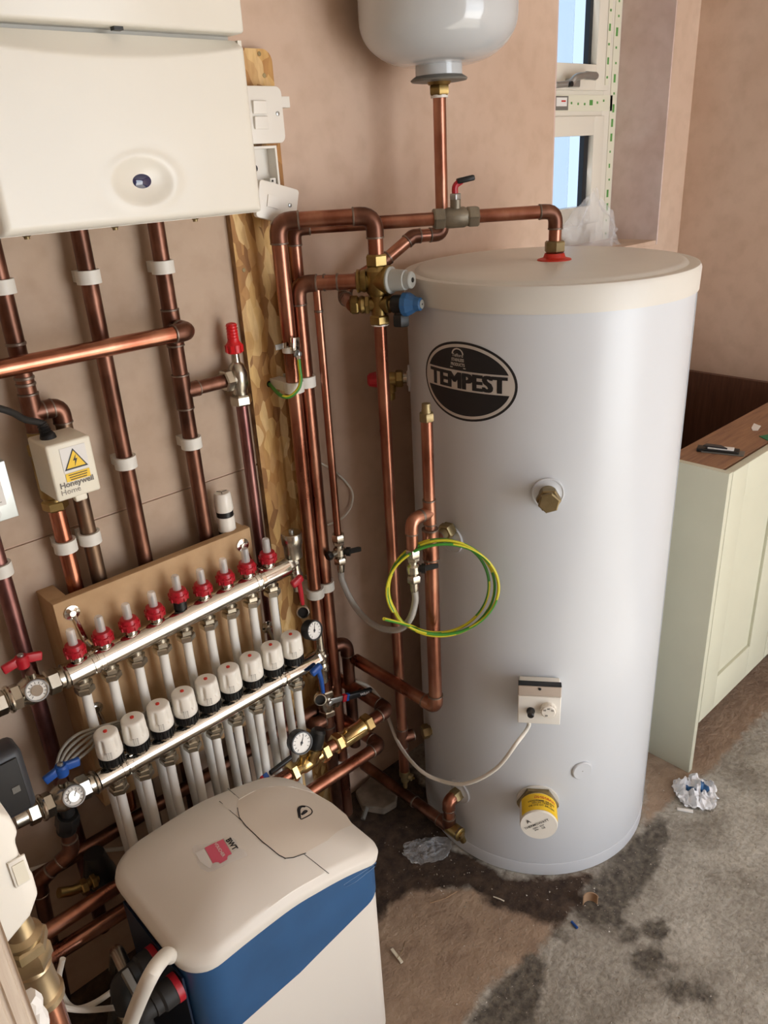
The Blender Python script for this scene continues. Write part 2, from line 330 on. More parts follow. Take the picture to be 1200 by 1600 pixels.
def concrete():
    m, nt, b = new_mat('concrete'); L = nt.links; tc = nt.nodes.new('ShaderNodeTexCoord')
    def noi(sc, det=8, dis=0, vec=None, ro=.6):
        n = nt.nodes.new('ShaderNodeTexNoise'); n.inputs['Scale'].default_value = sc; n.inputs['Detail'].default_value = det; n.inputs['Distortion'].default_value = dis; n.inputs['Roughness'].default_value = ro
        L.new(vec or tc.outputs['Object'], n.inputs['Vector']); return n
    def rmp(src, a, b_, c0=(0, 0, 0, 1), c1=(1, 1, 1, 1)):
        r = nt.nodes.new('ShaderNodeValToRGB'); r.color_ramp.elements[0].position = a; r.color_ramp.elements[1].position = b_; r.color_ramp.elements[0].color = c0; r.color_ramp.elements[1].color = c1
        L.new(src, r.inputs['Fac']); return r.outputs['Color']
    def mix(f, a, c, mode='MIX'):
        x = nt.nodes.new('ShaderNodeMixRGB'); x.blend_type = mode
        if isinstance(f, float): x.inputs[0].default_value = f
        else: L.new(f, x.inputs[0])
        for s_, i in ((a, 1), (c, 2)):
            if isinstance(s_, tuple): x.inputs[i].default_value = s_
            else: L.new(s_, x.inputs[i])
        return x.outputs[0]
    base = rmp(noi(7, 12, .6).outputs['Fac'], .35, .65, srgb('958F85'), srgb('C2BEB4'))
    base = mix(.7, base, rmp(noi(90, 6).outputs['Fac'], .35, .6, (.55, .53, .5, 1), (1, 1, 1, 1)), 'MULTIPLY')
    # warm dusty area and dark damp patches come in by vertex masks (their outlines belong to the floor itself)
    att = nt.nodes.new('ShaderNodeAttribute'); att.attribute_name = 'patch'
    sp = nt.nodes.new('ShaderNodeSeparateColor'); L.new(att.outputs['Color'], sp.inputs[0])
    n3 = noi(22, 8, .3)
    def edge(src, lo=.36, hi=.66):
        a_ = nt.nodes.new('ShaderNodeMath'); a_.operation = 'MULTIPLY_ADD'; L.new(n3.outputs['Fac'], a_.inputs[0]); a_.inputs[1].default_value = 1.1; a_.inputs[2].default_value = -.55
        s_ = nt.nodes.new('ShaderNodeMath'); s_.operation = 'ADD'; L.new(src, s_.inputs[0]); L.new(a_.outputs[0], s_.inputs[1]); return rmp(s_.outputs[0], lo, hi)
    warm = rmp(noi(12, 8).outputs['Fac'], .3, .7, srgb('8E7866'), srgb('B09A84'))
    c = mix(edge(sp.outputs[1]), base, warm)
    damp = rmp(noi(70, 6).outputs['Fac'], .35, .7, srgb('4A453F'), srgb('7C756A'))
    c = mix(edge(sp.outputs[0]), c, damp)
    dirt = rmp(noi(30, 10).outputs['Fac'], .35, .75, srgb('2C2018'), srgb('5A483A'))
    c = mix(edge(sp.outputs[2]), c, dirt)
    L.new(c, b.inputs['Base Color']); b.inputs['Roughness'].default_value = .85
    bp = nt.nodes.new('ShaderNodeBump'); bp.inputs['Strength'].default_value = .9; bp.inputs['Distance'].default_value = .008; L.new(noi(45, 10).outputs['Fac'], bp.inputs['Height']); L.new(bp.outputs['Normal'], b.inputs['Normal'])
    return m
M['concrete'] = concrete()

# ------------------------------------------------------------------ text
FONT = None
def text_mesh(body, size, bold=0, extrude=.0002, sx=1):
    cu = bpy.data.curves.new('t', 'FONT'); cu.body = body; cu.size = size; cu.offset = bold; cu.align_x = 'CENTER'; cu.align_y = 'CENTER'; cu.resolution_u = 3
    o = bpy.data.objects.new('t', cu); COL.objects.link(o); bpy.context.view_layer.update()
    me = bpy.data.meshes.new_from_object(o.evaluated_get(bpy.context.evaluated_depsgraph_get()))
    vs = [v.co.copy() for v in me.vertices]; fs = [list(p.vertices) for p in me.polygons]
    bpy.data.objects.remove(o); bpy.data.meshes.remove(me)
    return [V((v.x*sx, v.y, 0)) for v in vs], fs
def put_text(name, body, size, mat, parent, origin, ex, ey, bold=0, sx=1, fn=None, label=None):
    vs, fs = text_mesh(body, size, bold, sx=sx)
    ex = V(ex).normalized(); ey = V(ey).normalized(); origin = V(origin)
    P = [fn(v) if fn else origin+ex*v.x+ey*v.y for v in vs]
    b = MB(); b.add(P, fs); me_o = b.build(name, mat, parent, smooth=0)
    return me_o
def quad(c, ex, ey, w_, h_, t=.0004):
    c = V(c); ex = V(ex).normalized(); ey = V(ey).normalized(); n = ex.cross(ey)
    return [c-ex*w_/2-ey*h_/2, c+ex*w_/2-ey*h_/2, c+ex*w_/2+ey*h_/2, c-ex*w_/2+ey*h_/2], n*t

# ================================================================== STRUCTURE
YW = 1.30; XR = 2.512; XL = -1.5; YF = -2.2; CH = 2.45; T = .25
WX0, WX1, WZ0, WZ1 = 1.815, 2.378, 1.27, 2.25; YWIN = 1.47
def grid_mesh(x0, x1, y0, y1, st):
    nx = int((x1-x0)/st)+1; ny = int((y1-y0)/st)+1; xs = [x0+(x1-x0)*i/(nx-1) for i in range(nx)]; ys = [y0+(y1-y0)*j/(ny-1) for j in range(ny)]
    return xs, ys
def pt_seg(p, a, b):
    ab = b-a; t = max(0, min(1, (p-a).dot(ab)/max(ab.length_squared, 1e-9))); return (p-(a+ab*t)).length
def poly_sd(p, poly):
    ins = False; d = 1e9; n = len(poly)
    for i in range(n):
        a, b = poly[i], poly[(i+1) % n]; d = min(d, pt_seg(p, a, b))
        if (a.y > p.y) != (b.y > p.y) and p.x < (b.x-a.x)*(p.y-a.y)/(b.y-a.y)+a.x: ins = not ins
    return d if ins else -d
def fl(L): return [V(U(px, py, z=0).xy) for px, py in L]
DAMP = [fl([(1008, 1290), (1034, 1272), (1046, 1300), (1030, 1345), (1000, 1400), (972, 1432), (935, 1452), (893, 1432), (903, 1392), (955, 1345)]),
        fl([(852, 1500), (848, 1562), (822, 1610), (715, 1610), (755, 1562), (800, 1518), (832, 1490)])]
DAMP += [fl([(cx-r, cy), (cx-r*.5, cy-r*.7), (cx+r*.6, cy-r*.6), (cx+r, cy+r*.2), (cx+r*.3, cy+r*.8), (cx-r*.6, cy+r*.6)]) for cx, cy, r in
         ((985, 1462, 22), (1012, 1500, 32), (1024, 1455, 24), (1048, 1515, 14), (1058, 1545, 24), (1098, 1552, 20), (960, 1445, 20), (875, 1460, 14))]
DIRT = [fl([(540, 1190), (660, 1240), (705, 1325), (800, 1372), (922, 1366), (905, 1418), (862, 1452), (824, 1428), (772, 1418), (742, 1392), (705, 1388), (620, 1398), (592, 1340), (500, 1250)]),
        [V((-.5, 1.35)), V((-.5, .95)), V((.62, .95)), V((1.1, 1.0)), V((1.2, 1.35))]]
WARM = [fl([(560, 1340), (700, 1388), (930, 1366), (892, 1412), (842, 1490), (760, 1545), (705, 1640), (560, 1700)]),
        fl([(1000, 1150), (1220, 1010), (1220, 1090), (1120, 1195), (1062, 1240), (1040, 1262), (1008, 1290)])]
def mask(p, polys, wdt=.03):
    m = 0
    for q in polys: m = max(m, max(0, min(1, .5+poly_sd(p, q)/(2*wdt))))
    return m
def floor_mesh():
    xs, ys = grid_mesh(-.3, 2.5, 0, 1.3, .014); vs = []; cols = []; fs = []
    for y in ys:
        for x in xs:
            p = V((x, y)); a, b, c = mask(p, DAMP), mask(p, WARM), mask(p, DIRT); q = noise.noise(V((x*14, y*14, 0)))
            q2 = noise.noise(V((x*50, y*50, 3)))
            h = q*.0016+(a*.003+c*.002)*q2-.003*a
            e = min(x+.3, 2.5-x, y, 1.3-y); h *= min(1, e/.05)
            vs.append((x, y, h)); cols.append((a, b, c, 1))
    nx = len(xs)
    for j in range(len(ys)-1):
        for i in range(nx-1): k = j*nx+i; fs.append((k, k+1, k+nx+1, k+nx))
    def bq(x0, x1, y0, y1):
        k = len(vs); vs.extend([(x0, y0, 0), (x1, y0, 0), (x1, y1, 0), (x0, y1, 0)]); cols.extend([(0, 0, 0, 1)]*4); fs.append((k, k+1, k+2, k+3))
    bq(XL, -.3, YF, 1.3); bq(-.3, XR+.1, YF, 0); bq(2.5, XR+.1, 0, 1.3); bq(-6, 8, -9, YF)
    me = bpy.data.meshes.new('floor'); me.from_pydata(vs, [], fs); me.materials.append(M['concrete']); me.shade_smooth()
    at = me.color_attributes.new('patch', 'FLOAT_COLOR', 'POINT')
    for i, c in enumerate(cols): at.data[i].color = c
    o = bpy.data.objects.new('floor', me); COL.objects.link(o); return struct(o)
floor = floor_mesh()
def wallbox(name, x0, x1, y0, y1, z0, z1, mat, holes=()):
    b = MB()
    if not holes: b.box(((x0+x1)/2, (y0+y1)/2, (z0+z1)/2), (x1-x0, y1-y0, z1-z0))
    else:
        (hx0, hx1, hz0, hz1) = holes[0]
        for a0, a1, c0, c1 in ((x0, hx0, z0, z1), (hx1, x1, z0, z1), (hx0, hx1, z0, hz0), (hx0, hx1, hz1, z1)):
            if a1-a0 > 1e-4 and c1-c0 > 1e-4: b.box(((a0+a1)/2, (y0+y1)/2, (c0+c1)/2), (a1-a0, y1-y0, c1-c0))
    o = b.build(name, mat, smooth=0); return struct(o)
wall_back = wallbox('wall_back', XL-.1, XR+T, YW, YW+T, -.05, CH, M['plaster'], [(WX0, WX1, WZ0, WZ1)])
wall_right = wallbox('wall_right', XR, XR+T, YF, YW, -.05, CH, M['plaster'])
wall_left = wallbox('wall_left', XL-.1, XL, YF, YW, -.05, CH, M['plaster_left'])
wall_front = wallbox('wall_front', XL-.1, XR+T, YF-.1, YF, -.05, CH, M['plaster'], [(.75, 2.35, -.05, 2.12)])
ceiling = wallbox('ceiling', XL-.1, XR+T, YF-.1, YW+T, CH, CH+.1, M['ceiling_white'])
# two plastered boards left of the timber strip, joint between them
PB = YW-.004
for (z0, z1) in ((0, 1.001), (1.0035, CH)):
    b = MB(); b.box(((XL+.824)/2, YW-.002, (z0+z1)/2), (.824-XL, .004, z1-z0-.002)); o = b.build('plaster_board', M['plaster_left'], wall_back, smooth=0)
b = MB(); b.box((WX1-.003, (YW+YWIN)/2, (WZ0+WZ1)/2), (.006, YWIN-YW-.001, WZ1-WZ0)); b.build('window_reveal', M['plaster_reveal'], wall_back, smooth=0)
b = MB(); b.box((WX0+.003, (YW+YWIN)/2, (WZ0+WZ1)/2), (.006, YWIN-YW-.001, WZ1-WZ0)); b.build('window_reveal', M['plaster_reveal'], wall_back, smooth=0)
b = MB(); b.box(((WX0+WX1)/2, (YW+YWIN)/2+.001, WZ0+.006), (WX1-WX0, YWIN-YW-.002, .012)); b.build('window_sill', M['plaster'], wall_back, smooth=0)
# window
def rect_frame(b, x0, x1, z0, z1, y0, y1, wd):
    for c in (((x0+wd/2), (z0+z1)/2, wd, z1-z0), ((x1-wd/2), (z0+z1)/2, wd, z1-z0), ((x0+x1)/2, z0+wd/2, x1-x0-2*wd, wd), ((x0+x1)/2, z1-wd/2, x1-x0-2*wd, wd)):
        b.box((c[0], (y0+y1)/2, c[1]), (c[2], y1-y0, c[3]), bev=.002)
b = MB(); rect_frame(b, WX0, WX1-.004, WZ0, WZ1, YWIN, YWIN+.06, .078); b.box(((WX0+WX1)/2, YWIN+.03, 1.673), (WX1-WX0-.10, .058, .07), bev=.002)
win = struct(b.build('window_1', M['upvc'], smooth=30))
b = MB(); rect_frame(b, WX0+.07, 2.296, 1.706, WZ1-.07, YWIN-.016, YWIN+.03, .066); b.build('sash', M['upvc'], win)
b = MB(); rect_frame(b, WX0+.07, 2.297, WZ0+.07, 1.64, YWIN-.008, YWIN+.03, .052); b.build('sash', M['upvc'], win)
for (z0, z1) in ((1.762, WZ1-.12), (WZ0+.105, 1.592)):
    for xs_ in (WX0+.13, 2.226):
        b = MB(); b.box((xs_, YWIN+.013, (z0+z1)/2), (.022, .016, z1-z0+.02)); b.build('glazing_spacer', M['spacer'], win)
    b = MB(); b.box(((WX0+2.24)/2, YWIN+.024, (z0+z1)/2), (2.24-WX0-.15, .004, z1-z0+.02)); b.build('pane', M['frosted'], win, smooth=0)
# printed protective film on the frame and the mullion
tp = MB(); tp.box((WX1-.028, YWIN-.0012, (WZ0+WZ1)/2), (.034, .0008, WZ1-WZ0)); tp.box((2.16, YWIN-.0012, 1.674), (.37, .0008, .042)); tp.box((2.283, YWIN-.0175, 1.97), (.018, .0008, .5))
film = tp.build('protective_film', plain('film', 'E2DFCB', .35), win, smooth=0)
pr = MB(); random.seed(3)
for i in range(24):
    z = WZ0+.03+i*.04; h = random.choice((.006, .012, .022)); pr.box((WX1-.028+random.uniform(-.003, .003), YWIN-.002, z), (.010 if h > .02 else .007, .0006, h))
for i in range(11):
    x = 2.0+i*.033
    if x < 2.33: pr.box((x, YWIN-.002, 1.674+random.uniform(-.008, .008)), (.016 if i % 4 == 3 else .007, .0006, .014 if i % 4 == 3 else .006))
for i in range(12): pr.box((2.283, YWIN-.0184, 1.74+i*.042), (.008, .0006, random.choice((.006, .018))))
pr.build('film_print', M['green_print'], film, smooth=0)
b = MB(); b.box((2.085, YWIN-.0022, 1.674), (.06, .001, .036)); st = b.build('window_sticker', M['ink_grey'], win, smooth=0)
b = MB(); b.box((2.082, YWIN-.0032, 1.677), (.05, .001, .022)); b.build('sticker_face', M['paper'], st, smooth=0)
b = MB(); b.box((2.09, YWIN-.0042, 1.679), (.02, .0006, .004)); b.build('sticker_text', M['seal_red'], st, smooth=0)
# window handle
b = MB(); b.box((2.10, YWIN-.026, 1.722), (.05, .018, .022), bev=.004); h = b.build('window_handle', M['steel'], win)
b = MB(); b.tube(smooth_path([U(868, 133, y=YWIN-.04), U(890, 130, y=YWIN-.05), U(900, 121, y=YWIN-.055), U(914, 118, y=YWIN-.055), U(932, 119, y=YWIN-.055)]), [.008]*9+[.009]*16+[.011]*7+[.008], 12); b.build('handle_lever', M['steel'], h)
p = U(894, 131, y=YWIN-.062); b = MB(); b.cyl(p, p+V((0, .012, 0)), .007); b.build('handle_lock', M['black'], h)

# OSB strip on the wall
XO0, XO1 = U(360, 345, y=YW-.018).x, U(451, 360, y=YW-.018).x
zt = U(405, 76, y=YW-.018).z
b = MB(); bx0, bx1 = XO0, XO1; r = .02
poly = [(bx0, YW-.018, .02), (bx1, YW-.018, .02)]+[(bx1-r+r*math.cos(a), YW-.018, zt-r+r*math.sin(a)) for a in [i*PI/12 for i in range(7)]]+[(bx0, YW-.018, zt)]
b.prism(poly, (0, .018, 0)); osb = b.build('osb_strip', [M['osb'], M['osb_edge']], smooth=0)
for p in osb.data.polygons:
    if abs(p.normal.y) < .5: p.material_index = 1
tag(osb, 'tall narrow strip of flaky wood strand board screwed to the plastered wall', 'board')
b = MB()
for px, py in ((381, 422), (405, 84), (413, 118)):
    p = U(px, py, y=YW-.018); b = MB(); b.lathe(p+V((0, -.0008, 0)), (0, 1, 0), [(0, .0035), (.001, .004)], 10); b.build('screw_head', M['brass_dull'], osb)
p = U(421, 600, y=YW-.018); b = MB(); b.lathe(p+V((0, -.0006, 0)), (0, 1, 0), [(0, .006), (.001, .007)], 12); b.build('drilled_hole', M['black'], osb)

# ================================================================== PIPEWORK HELPERS
def pipe(label, pts, r, mat, R=None, group=None, tees=(), joints=(), elbows=True, name='copper_pipe', cat='pipe', fit=None, n=18, joint_mat='solder'):
    R = R or r*1.9; path, arcs = arc_path(pts, R); lo = min(pts, key=lambda p: p[2])
    t = thing(name, label, cat, lo, group)
    b = MB(); b.tube(path, r, n); b.build('tube', M[mat], t)
    fm = M[fit or mat]
    if elbows:
        for (q, a, b_) in arcs:
            e = MB(); L = r*.9; pp = [q[0]+a*L]+q+[q[-1]+b_*L]; e.tube(pp, r*1.13, n); el = e.build('elbow', fm, t)
            j = MB(); j.lathe(pp[0]+a*.001, -a, [(0, r*1.02), (.0008, r*1.165), (.003, r*1.175), (.004, r*1.1)], n); j.lathe(pp[-1]+b_*.001, -b_, [(0, r*1.02), (.0008, r*1.165), (.003, r*1.175), (.004, r*1.1)], n)
            j.build('solder_joint', M[joint_mat], el)
    for (p, d, br, r2) in tees:
        p = V(p); d = V(d).normalized(); e = MB(); L = r*2.3; e.cyl(p-d*L, p+d*L, r*1.13, n=n)
        if br is not None:
            br = V(br).normalized(); e.cyl(p, p+br*L, r2*1.13, n=n)
        el = e.build('tee' if br is not None else 'coupling', fm, t)
        j = MB(); ends = [(p-d*L, d), (p+d*L, -d)]
        for (c, dd) in ends: j.lathe(c-dd*.001, dd, [(0, r*1.02), (.0008, r*1.165), (.003, r*1.175), (.004, r*1.1)], n)
        if br is not None: j.lathe(p+br*(L+.001), -br, [(0, r2*1.02), (.0008, r2*1.165), (.003, r2*1.175), (.004, r2*1.1)], n)
        j.build('solder_joint', M[joint_mat], el)
    for (p, d) in joints:
        p = V(p); d = V(d).normalized(); j = MB(); j.lathe(p-d*.0025, d, [(0, r*1.02), (.0008, r*1.12), (.004, r*1.12), (.005, r*1.02)], n); j.build('solder_joint', M[joint_mat], t)
    return t
def clip(x, y, z, r, label, yw=PB, group=None):
    t = thing('pipe_clip', label, 'pipe clip', (x, yw, z), group)
    b = MB(); h = .0105
    n = 16; a0, a1 = -PI*.62, PI*1.62; ro, ri = r+.0055, r+.0006
    # collar around the pipe, mouth towards the wall
    O = []; I = []
    for i in range(n+1):
        a = PI*.5+.35+(2*PI-.7)*i/n; O.append((x+ro*math.cos(a), y+ro*math.sin(a))); I.append((x+ri*math.cos(a), y+ri*math.sin(a)))
    vs = [V((p[0], p[1], z-h)) for p in O+I]+[V((p[0], p[1], z+h)) for p in O+I]; m = n+1; fs = []
    for i in range(n):
        fs += [(i, i+1, 2*m+i+1, 2*m+i), (m+i+1, m+i, 3*m+i, 3*m+i+1), (2*m+i, 2*m+i+1, 3*m+i+1, 3*m+i), (i+1, i, m+i, m+i+1)]
    fs += [(0, 2*m, 3*m, m), (n, m+n, 3*m+n, 2*m+n)]
    b.add(vs, fs); b.build('collar', M['clip_white'], t, smooth=40)
    y0 = y+ri+.001; b = MB(); b.box((x, (y0+yw)/2, z), (r*1.7, max(.004, yw-y0), h*1.7)); b.build('clip_base', M['clip_white'], t)
    return t
def nut(b, p, d, r, L=.012): p = V(p); d = V(d).normalized(); b.hexn(p, p+d*L, r)
def gauge(name, c, nrm, R, parent, depth=.016, ring='steel', up=(0, 0, 1), needle=.6):
    c = V(c); nrm = V(nrm).normalized(); b = MB(); b.lathe(c-nrm*depth, nrm, [(0, R*.8), (.002, R*.97), (depth-.002, R), (depth+.001, R*.97), (depth+.001, R*.86), (depth-.0025, R*.85)], 28)
    g = b.build(name, M[ring], parent)
    b = MB(); b.lathe(c-nrm*.003, nrm, [(0, R*.85), (.001, R*.85)], 28); b.build('dial', M['dial'], g)
    ex = V(up).cross(nrm).normalized(); ey = nrm.cross(ex); b = MB()
    for i in range(11):
        a = math.radians(-45+27*i); d = ex*math.cos(a)+ey*math.sin(a); s_ = nrm.cross(d); q0 = c+d*R*.58-nrm*.0016; q1 = c+d*R*.76-nrm*.0016; b.prism([q0-s_*.0004, q0+s_*.0004, q1+s_*.0004, q1-s_*.0004], nrm*.0004)
    a = needle; d = ex*math.cos(a)+ey*math.sin(a); s_ = nrm.cross(d); q0 = c-d*R*.2-nrm*.0012; q1 = c+d*R*.68-nrm*.0012
    b.prism([q0-s_*.0012, q0+s_*.0012, q1], nrm*.0005); b.lathe(c-nrm*.0012, nrm, [(0, R*.12), (.001, R*.1)], 10); b.build('needle', M['ink'], g)
    return g

# ================================================================== LEFT WALL PIPES
YP = 1.262; R28 = .0138
def xz(px, py, y): p = U(px, py, y=y); return p
# pipe under the boiler, plain middle one
x = U(176, 622, y=YP).x
pipe('long dark copper pipe dropping straight from the boiler middle to behind the manifold board', [(x, YP, 1.515), (x, YP, .25)], R28, 'copper_old')
clip(x, YP, U(134, 433, y=YP).z, R28, 'white clip holding the straight middle pipe just under the boiler')
clip(x, YP, U(194, 722, y=YP).z, R28, 'white clip holding the straight middle pipe beside the white wiring box')
# right pipe with two tees
x3 = U(284, 600, y=YP).x; zt1 = ZA(x3, YP, 512); zt2 = ZA(x3, YP, 612)
pipe('tarnished copper pipe with two tees under the right of the boiler', [(x3, YP, 1.515), (x3, YP, .25)], R28, 'copper_old', tees=[((x3, YP, zt1), (0, 0, 1), (0, -1, 0), R28), ((x3, YP, zt2), (0, 0, 1), (1, 0, 0), .0125)])
clip(x3, YP, U(247, 418, y=YP).z, R28, 'white clip on the right boiler pipe just under the casing')
clip(x3, YP, U(295, 692, y=YP).z, R28, 'white clip on the right boiler pipe below its lower tee')
# horizontal pipe running left in front
YH = 1.208
pipe('shiny copper pipe crossing level in front of the upright pipes to the left edge', [(x3, YP-.02, zt1), (x3, YH, zt1), (-.25, YH, zt1)], R28, 'copper_bright', fit='copper_old', R=.022, joints=[])
# branch to the red capped valve
xv = U(375, 612, y=YP).x
pipe('short copper branch from the tee to the red capped valve', [(x3+.012, YP, zt2), (xv-.022, YP, zt2)], .0125, 'copper_old')
# bypass valve with red cap
zv = zt2
t = thing('bypass_valve', 'nickel angle valve with a bright red ribbed cap beside the board strip', 'valve', (xv, YP, zv-.05))
b = MB(); b.hexn((xv-.034, YP, zv), (xv-.016, YP, zv), .021); b.cyl((xv-.016, YP, zv), (xv, YP, zv), .015); b.lathe((xv, YP, zv-.036), (0, 0, 1), [(0, .014), (.012, .014), (.02, .018), (.045, .019), (.06, .014), (.066, .008), (.085, .007)]); b.build('valve_body', M['nickel'], t)
b = MB(); b.hexn((xv, YP, zv-.052), (xv, YP, zv-.032), .021); b.build('compression_nut', M['nickel'], t)
b = MB(); b.lathe((xv, YP, zv+.047), (0, 0, 1), [(0, .013), (.002, .0155), (.016, .0155), (.02, .012), (.024, .0105), (.054, .0095), (.056, .004)], 20)
for i in range(5): b.lathe((xv, YP, zv+.075+i*.0055), (0, 0, 1), [(0, .0095), (.0012, .0112), (.0024, .0095)], 16)
for i in range(10):
    a = i*PI/5; b.box((xv+.0155*math.cos(a), YP+.0155*math.sin(a), zv+.056), (.003, .003, .013), Matrix.Rotation(a, 3, 'Z'))
b.build('cap', M['red_bright'], t)
pipe('slim dark pipe running down from the red capped valve past the board strip', [(xv, YP, zv-.045), (xv, YP, .1)], .0115, 'copper_purple')
# far left upper pipe, tee, elbow
x1 = U(40, 575, y=YP).x; zq = ZA(x1, YP, 628); x1 = U(50, 640, y=YP).x; zq = ZA(x1, YP, 645)
xb = U(122, 760, y=YP).x; zj = ZA(x1, YP, 700)
pipe('brown copper pipe with a tee entering the top of the white wiring box valve', [(x1, YP, 1.515), (x1, YP, zj)], R28, 'copper_old', tees=[((x1, YP, zq), (0, 0, 1), (1, 0, 0), R28)], joints=[((x1, YP, ZA(x1, YP, 590)), (0, 0, 1)), ((x1, YP, ZA(x1, YP, 537)), (0, 0, 1)), ((x1, YP, ZA(x1, YP, 600)), (0, 0, 1))])
clip(x1, YP, U(9, 447, y=YP).z, R28, 'white clip at the left edge just under the boiler')
pipe('grey brown pipe looping from the tee and down behind the wiring box', [(x1+.012, YP, zq), (xb, YP, zq), (xb, YP, .3)], .0135, 'copper_grey', fit='copper_old', R=.018)
clip(xb, YP, U(143, 838, y=YP).z, .0135, 'white clip on the grey brown pipe under the wiring box')
zjb = ZA(x1, YP, 790)
pipe('orange copper pipe leaving the bottom of the white wiring box valve', [(x1, YP, zjb+.02), (x1, YP, .4)], R28, 'copper_bright')
clip(x1, YP, U(104, 851, y=YP).z, R28, 'white clip on the orange pipe under the wiring box')
x0 = U(38, 1021, y=YP).x
pipe('purplish copper pipe at the far left running down behind the red valve', [(x0, YP, 1.12), (x0, YP, .15)], R28, 'copper_purple')
clip(x0, YP, U(9, 886, y=YP).z, R28, 'white clip on the purplish pipe at the left edge')
# motorised valve with wiring box
t = thing('motorised_valve', 'cream wiring box with a yellow electrical warning sticker on a pipe', 'valve', (x1, YP, zjb))
b = MB(); b.lathe((x1, YP, zjb-.005), (0, 0, 1), [(0, .017), (.02, .017), (.024, .02), (.09, .02), (.095, .017), (.135, .017)], 20); b.hexn((x1, YP, zj-.012), (x1, YP, zj+.01), .021); b.hexn((x1, YP, zjb-.006), (x1, YP, zjb+.012), .021); b.build('valve_body', M['brass'], t)
TLf = U(76, 697, y=1.165); BRf = U(143, 774, y=1.165); bx0, bx1 = x1-.026, x1+.044; bz0, bz1 = U(88, 787, y=1.165).z, U(76, 697, y=1.165).z
b = MB(); b.box(((bx0+bx1)/2, (1.165+1.238)/2, (bz0+bz1)/2), (bx1-bx0, .073, bz1-bz0), bev=.004); box_ = b.build('wiring_box', M['cream'], t)
b = MB(); b.box(((bx0+bx1)/2+.002, 1.172, bz0-.003), (.02, .012, .012), bev=.003); b.build('fixing_lug', M['cream'], box_)
fy = 1.1642; cx = (bx0+bx1)/2+.004; cz = bz0+(bz1-bz0)*.68
def tri(cx, cz, s, y): return [V((cx-s, y, cz-s*.85)), V((cx+s, y, cz-s*.85)), V((cx, y, cz+s*.9))]
b = MB(); b.mat(0).prism([V((cx-.020, fy, cz-.019)), V((cx+.020, fy, cz-.019)), V((cx+.020, fy, cz+.02)), V((cx-.020, fy, cz+.02))], (0, .0004, 0))
b.mat(1).prism(tri(cx, cz, .0185, fy-.0004), (0, .0004, 0)); b.mat(2).prism(tri(cx, cz-.0003, .0150, fy-.0008), (0, .0004, 0))
b.mat(1).prism([V((cx+a*.9, fy-.0012, cz-.002+c*.9)) for a, c in ((.003, .010), (-.0035, -.0005), (-.0002, -.0005), (-.002, -.0105), (.0042, .0022), (.0008, .0022))], (0, .0004, 0))
b.mat(2).prism([V((cx-.019, fy-.0004, cz-.034)), V((cx+.019, fy-.0004, cz-.034)), V((cx+.019, fy-.0004, cz-.021)), V((cx-.019, fy-.0004, cz-.021))], (0, .0004, 0))
for i in range(3): b.mat(1).prism([V((cx-.015+.001*i, fy-.0008, cz-.0245-i*.0038)), V((cx+.015-.001*i, fy-.0008, cz-.0245-i*.0038)), V((cx+.015-.001*i, fy-.0008, cz-.0232-i*.0038)), V((cx-.015+.001*i, fy-.0008, cz-.0232-i*.0038))], (0, .0003, 0))
b.build('warning_sticker', [M['paper'], M['ink'], M['yellow']], box_, smooth=0)
put_text('lettering', 'Honeywell', .0125, M['ink_grey'], box_, (cx-.004, fy, bz0+.024), (1, 0, 0), (0, 0, 1), bold=.0003)
put_text('lettering', 'Home', .0125, M['ink_soft'], box_, (cx-.016, fy, bz0+.013), (1, 0, 0), (0, 0, 1))
# cable into its top
p0 = V((x1-.004, 1.205, bz1-.002))
b = MB(); b.lathe(p0, (-.2, 0, 1), [(0, .012), (.006, .012), (.012, .0085), (.03, .006)], 16)
for i in range(5): b.lathe(p0+V((-.2, 0, 1)).normalized()*(.01+.004*i), (-.2, 0, 1), [(0, .0085-.0004*i), (.001, .0098-.0004*i), (.002, .0085-.0004*i)], 16)
cb = MB(); cb.tube(smooth_path([p0, p0+V((-.004, 0, .025)), U(38, 655, y=1.19), U(15, 643, y=1.17), U(-40, 628, y=1.15)]), .0052, 12)
o = cb.build('power_cable', M['black_rubber']); tag(o, 'black cable entering the top of the cream wiring box', 'cable'); o2 = b.build('cable_gland', M['black_rubber'], o)
# zinc box at the left edge
mb1 = U(30, 806, y=1.20); mb0 = U(6, 720, y=1.2); t = thing('metal_box', 'galvanised metal box with a label at the left edge of the picture', 'box', (mb1.x-.06, PB, mb1.z))
b = MB(); b.box((mb1.x-.06, (1.2+PB)/2, (mb1.z+mb0.z)/2), (.12, PB-1.2, mb0.z-mb1.z), bev=.001); bo = b.build('casing', M['zinc'], t)
b = MB(); b.box((mb1.x-.034, 1.1996, mb1.z+.05), (.042, .0006, .052)); b.build('label_plate', M['paper'], t)
b = MB()
for i in range(7): b.box((mb1.x-.034, 1.1990, mb1.z+.03+i*.007), (.03-.004*(i % 3), .0004, .0012))
b.build('label_lines', M['ink_soft'], t)
b = MB(); b.lathe((mb1.x-.032, 1.2, mb1.z+.013), (0, -1, 0), [(0, .008), (.002, .008), (.003, .004)], 14); b.build('screw', M['steel'], t); b = MB(); b.lathe((mb1.x-.012, 1.2, mb1.z+.075), (0, -1, 0), [(0, .003), (.002, .002)], 10); b.build('screw', M['steel'], t)

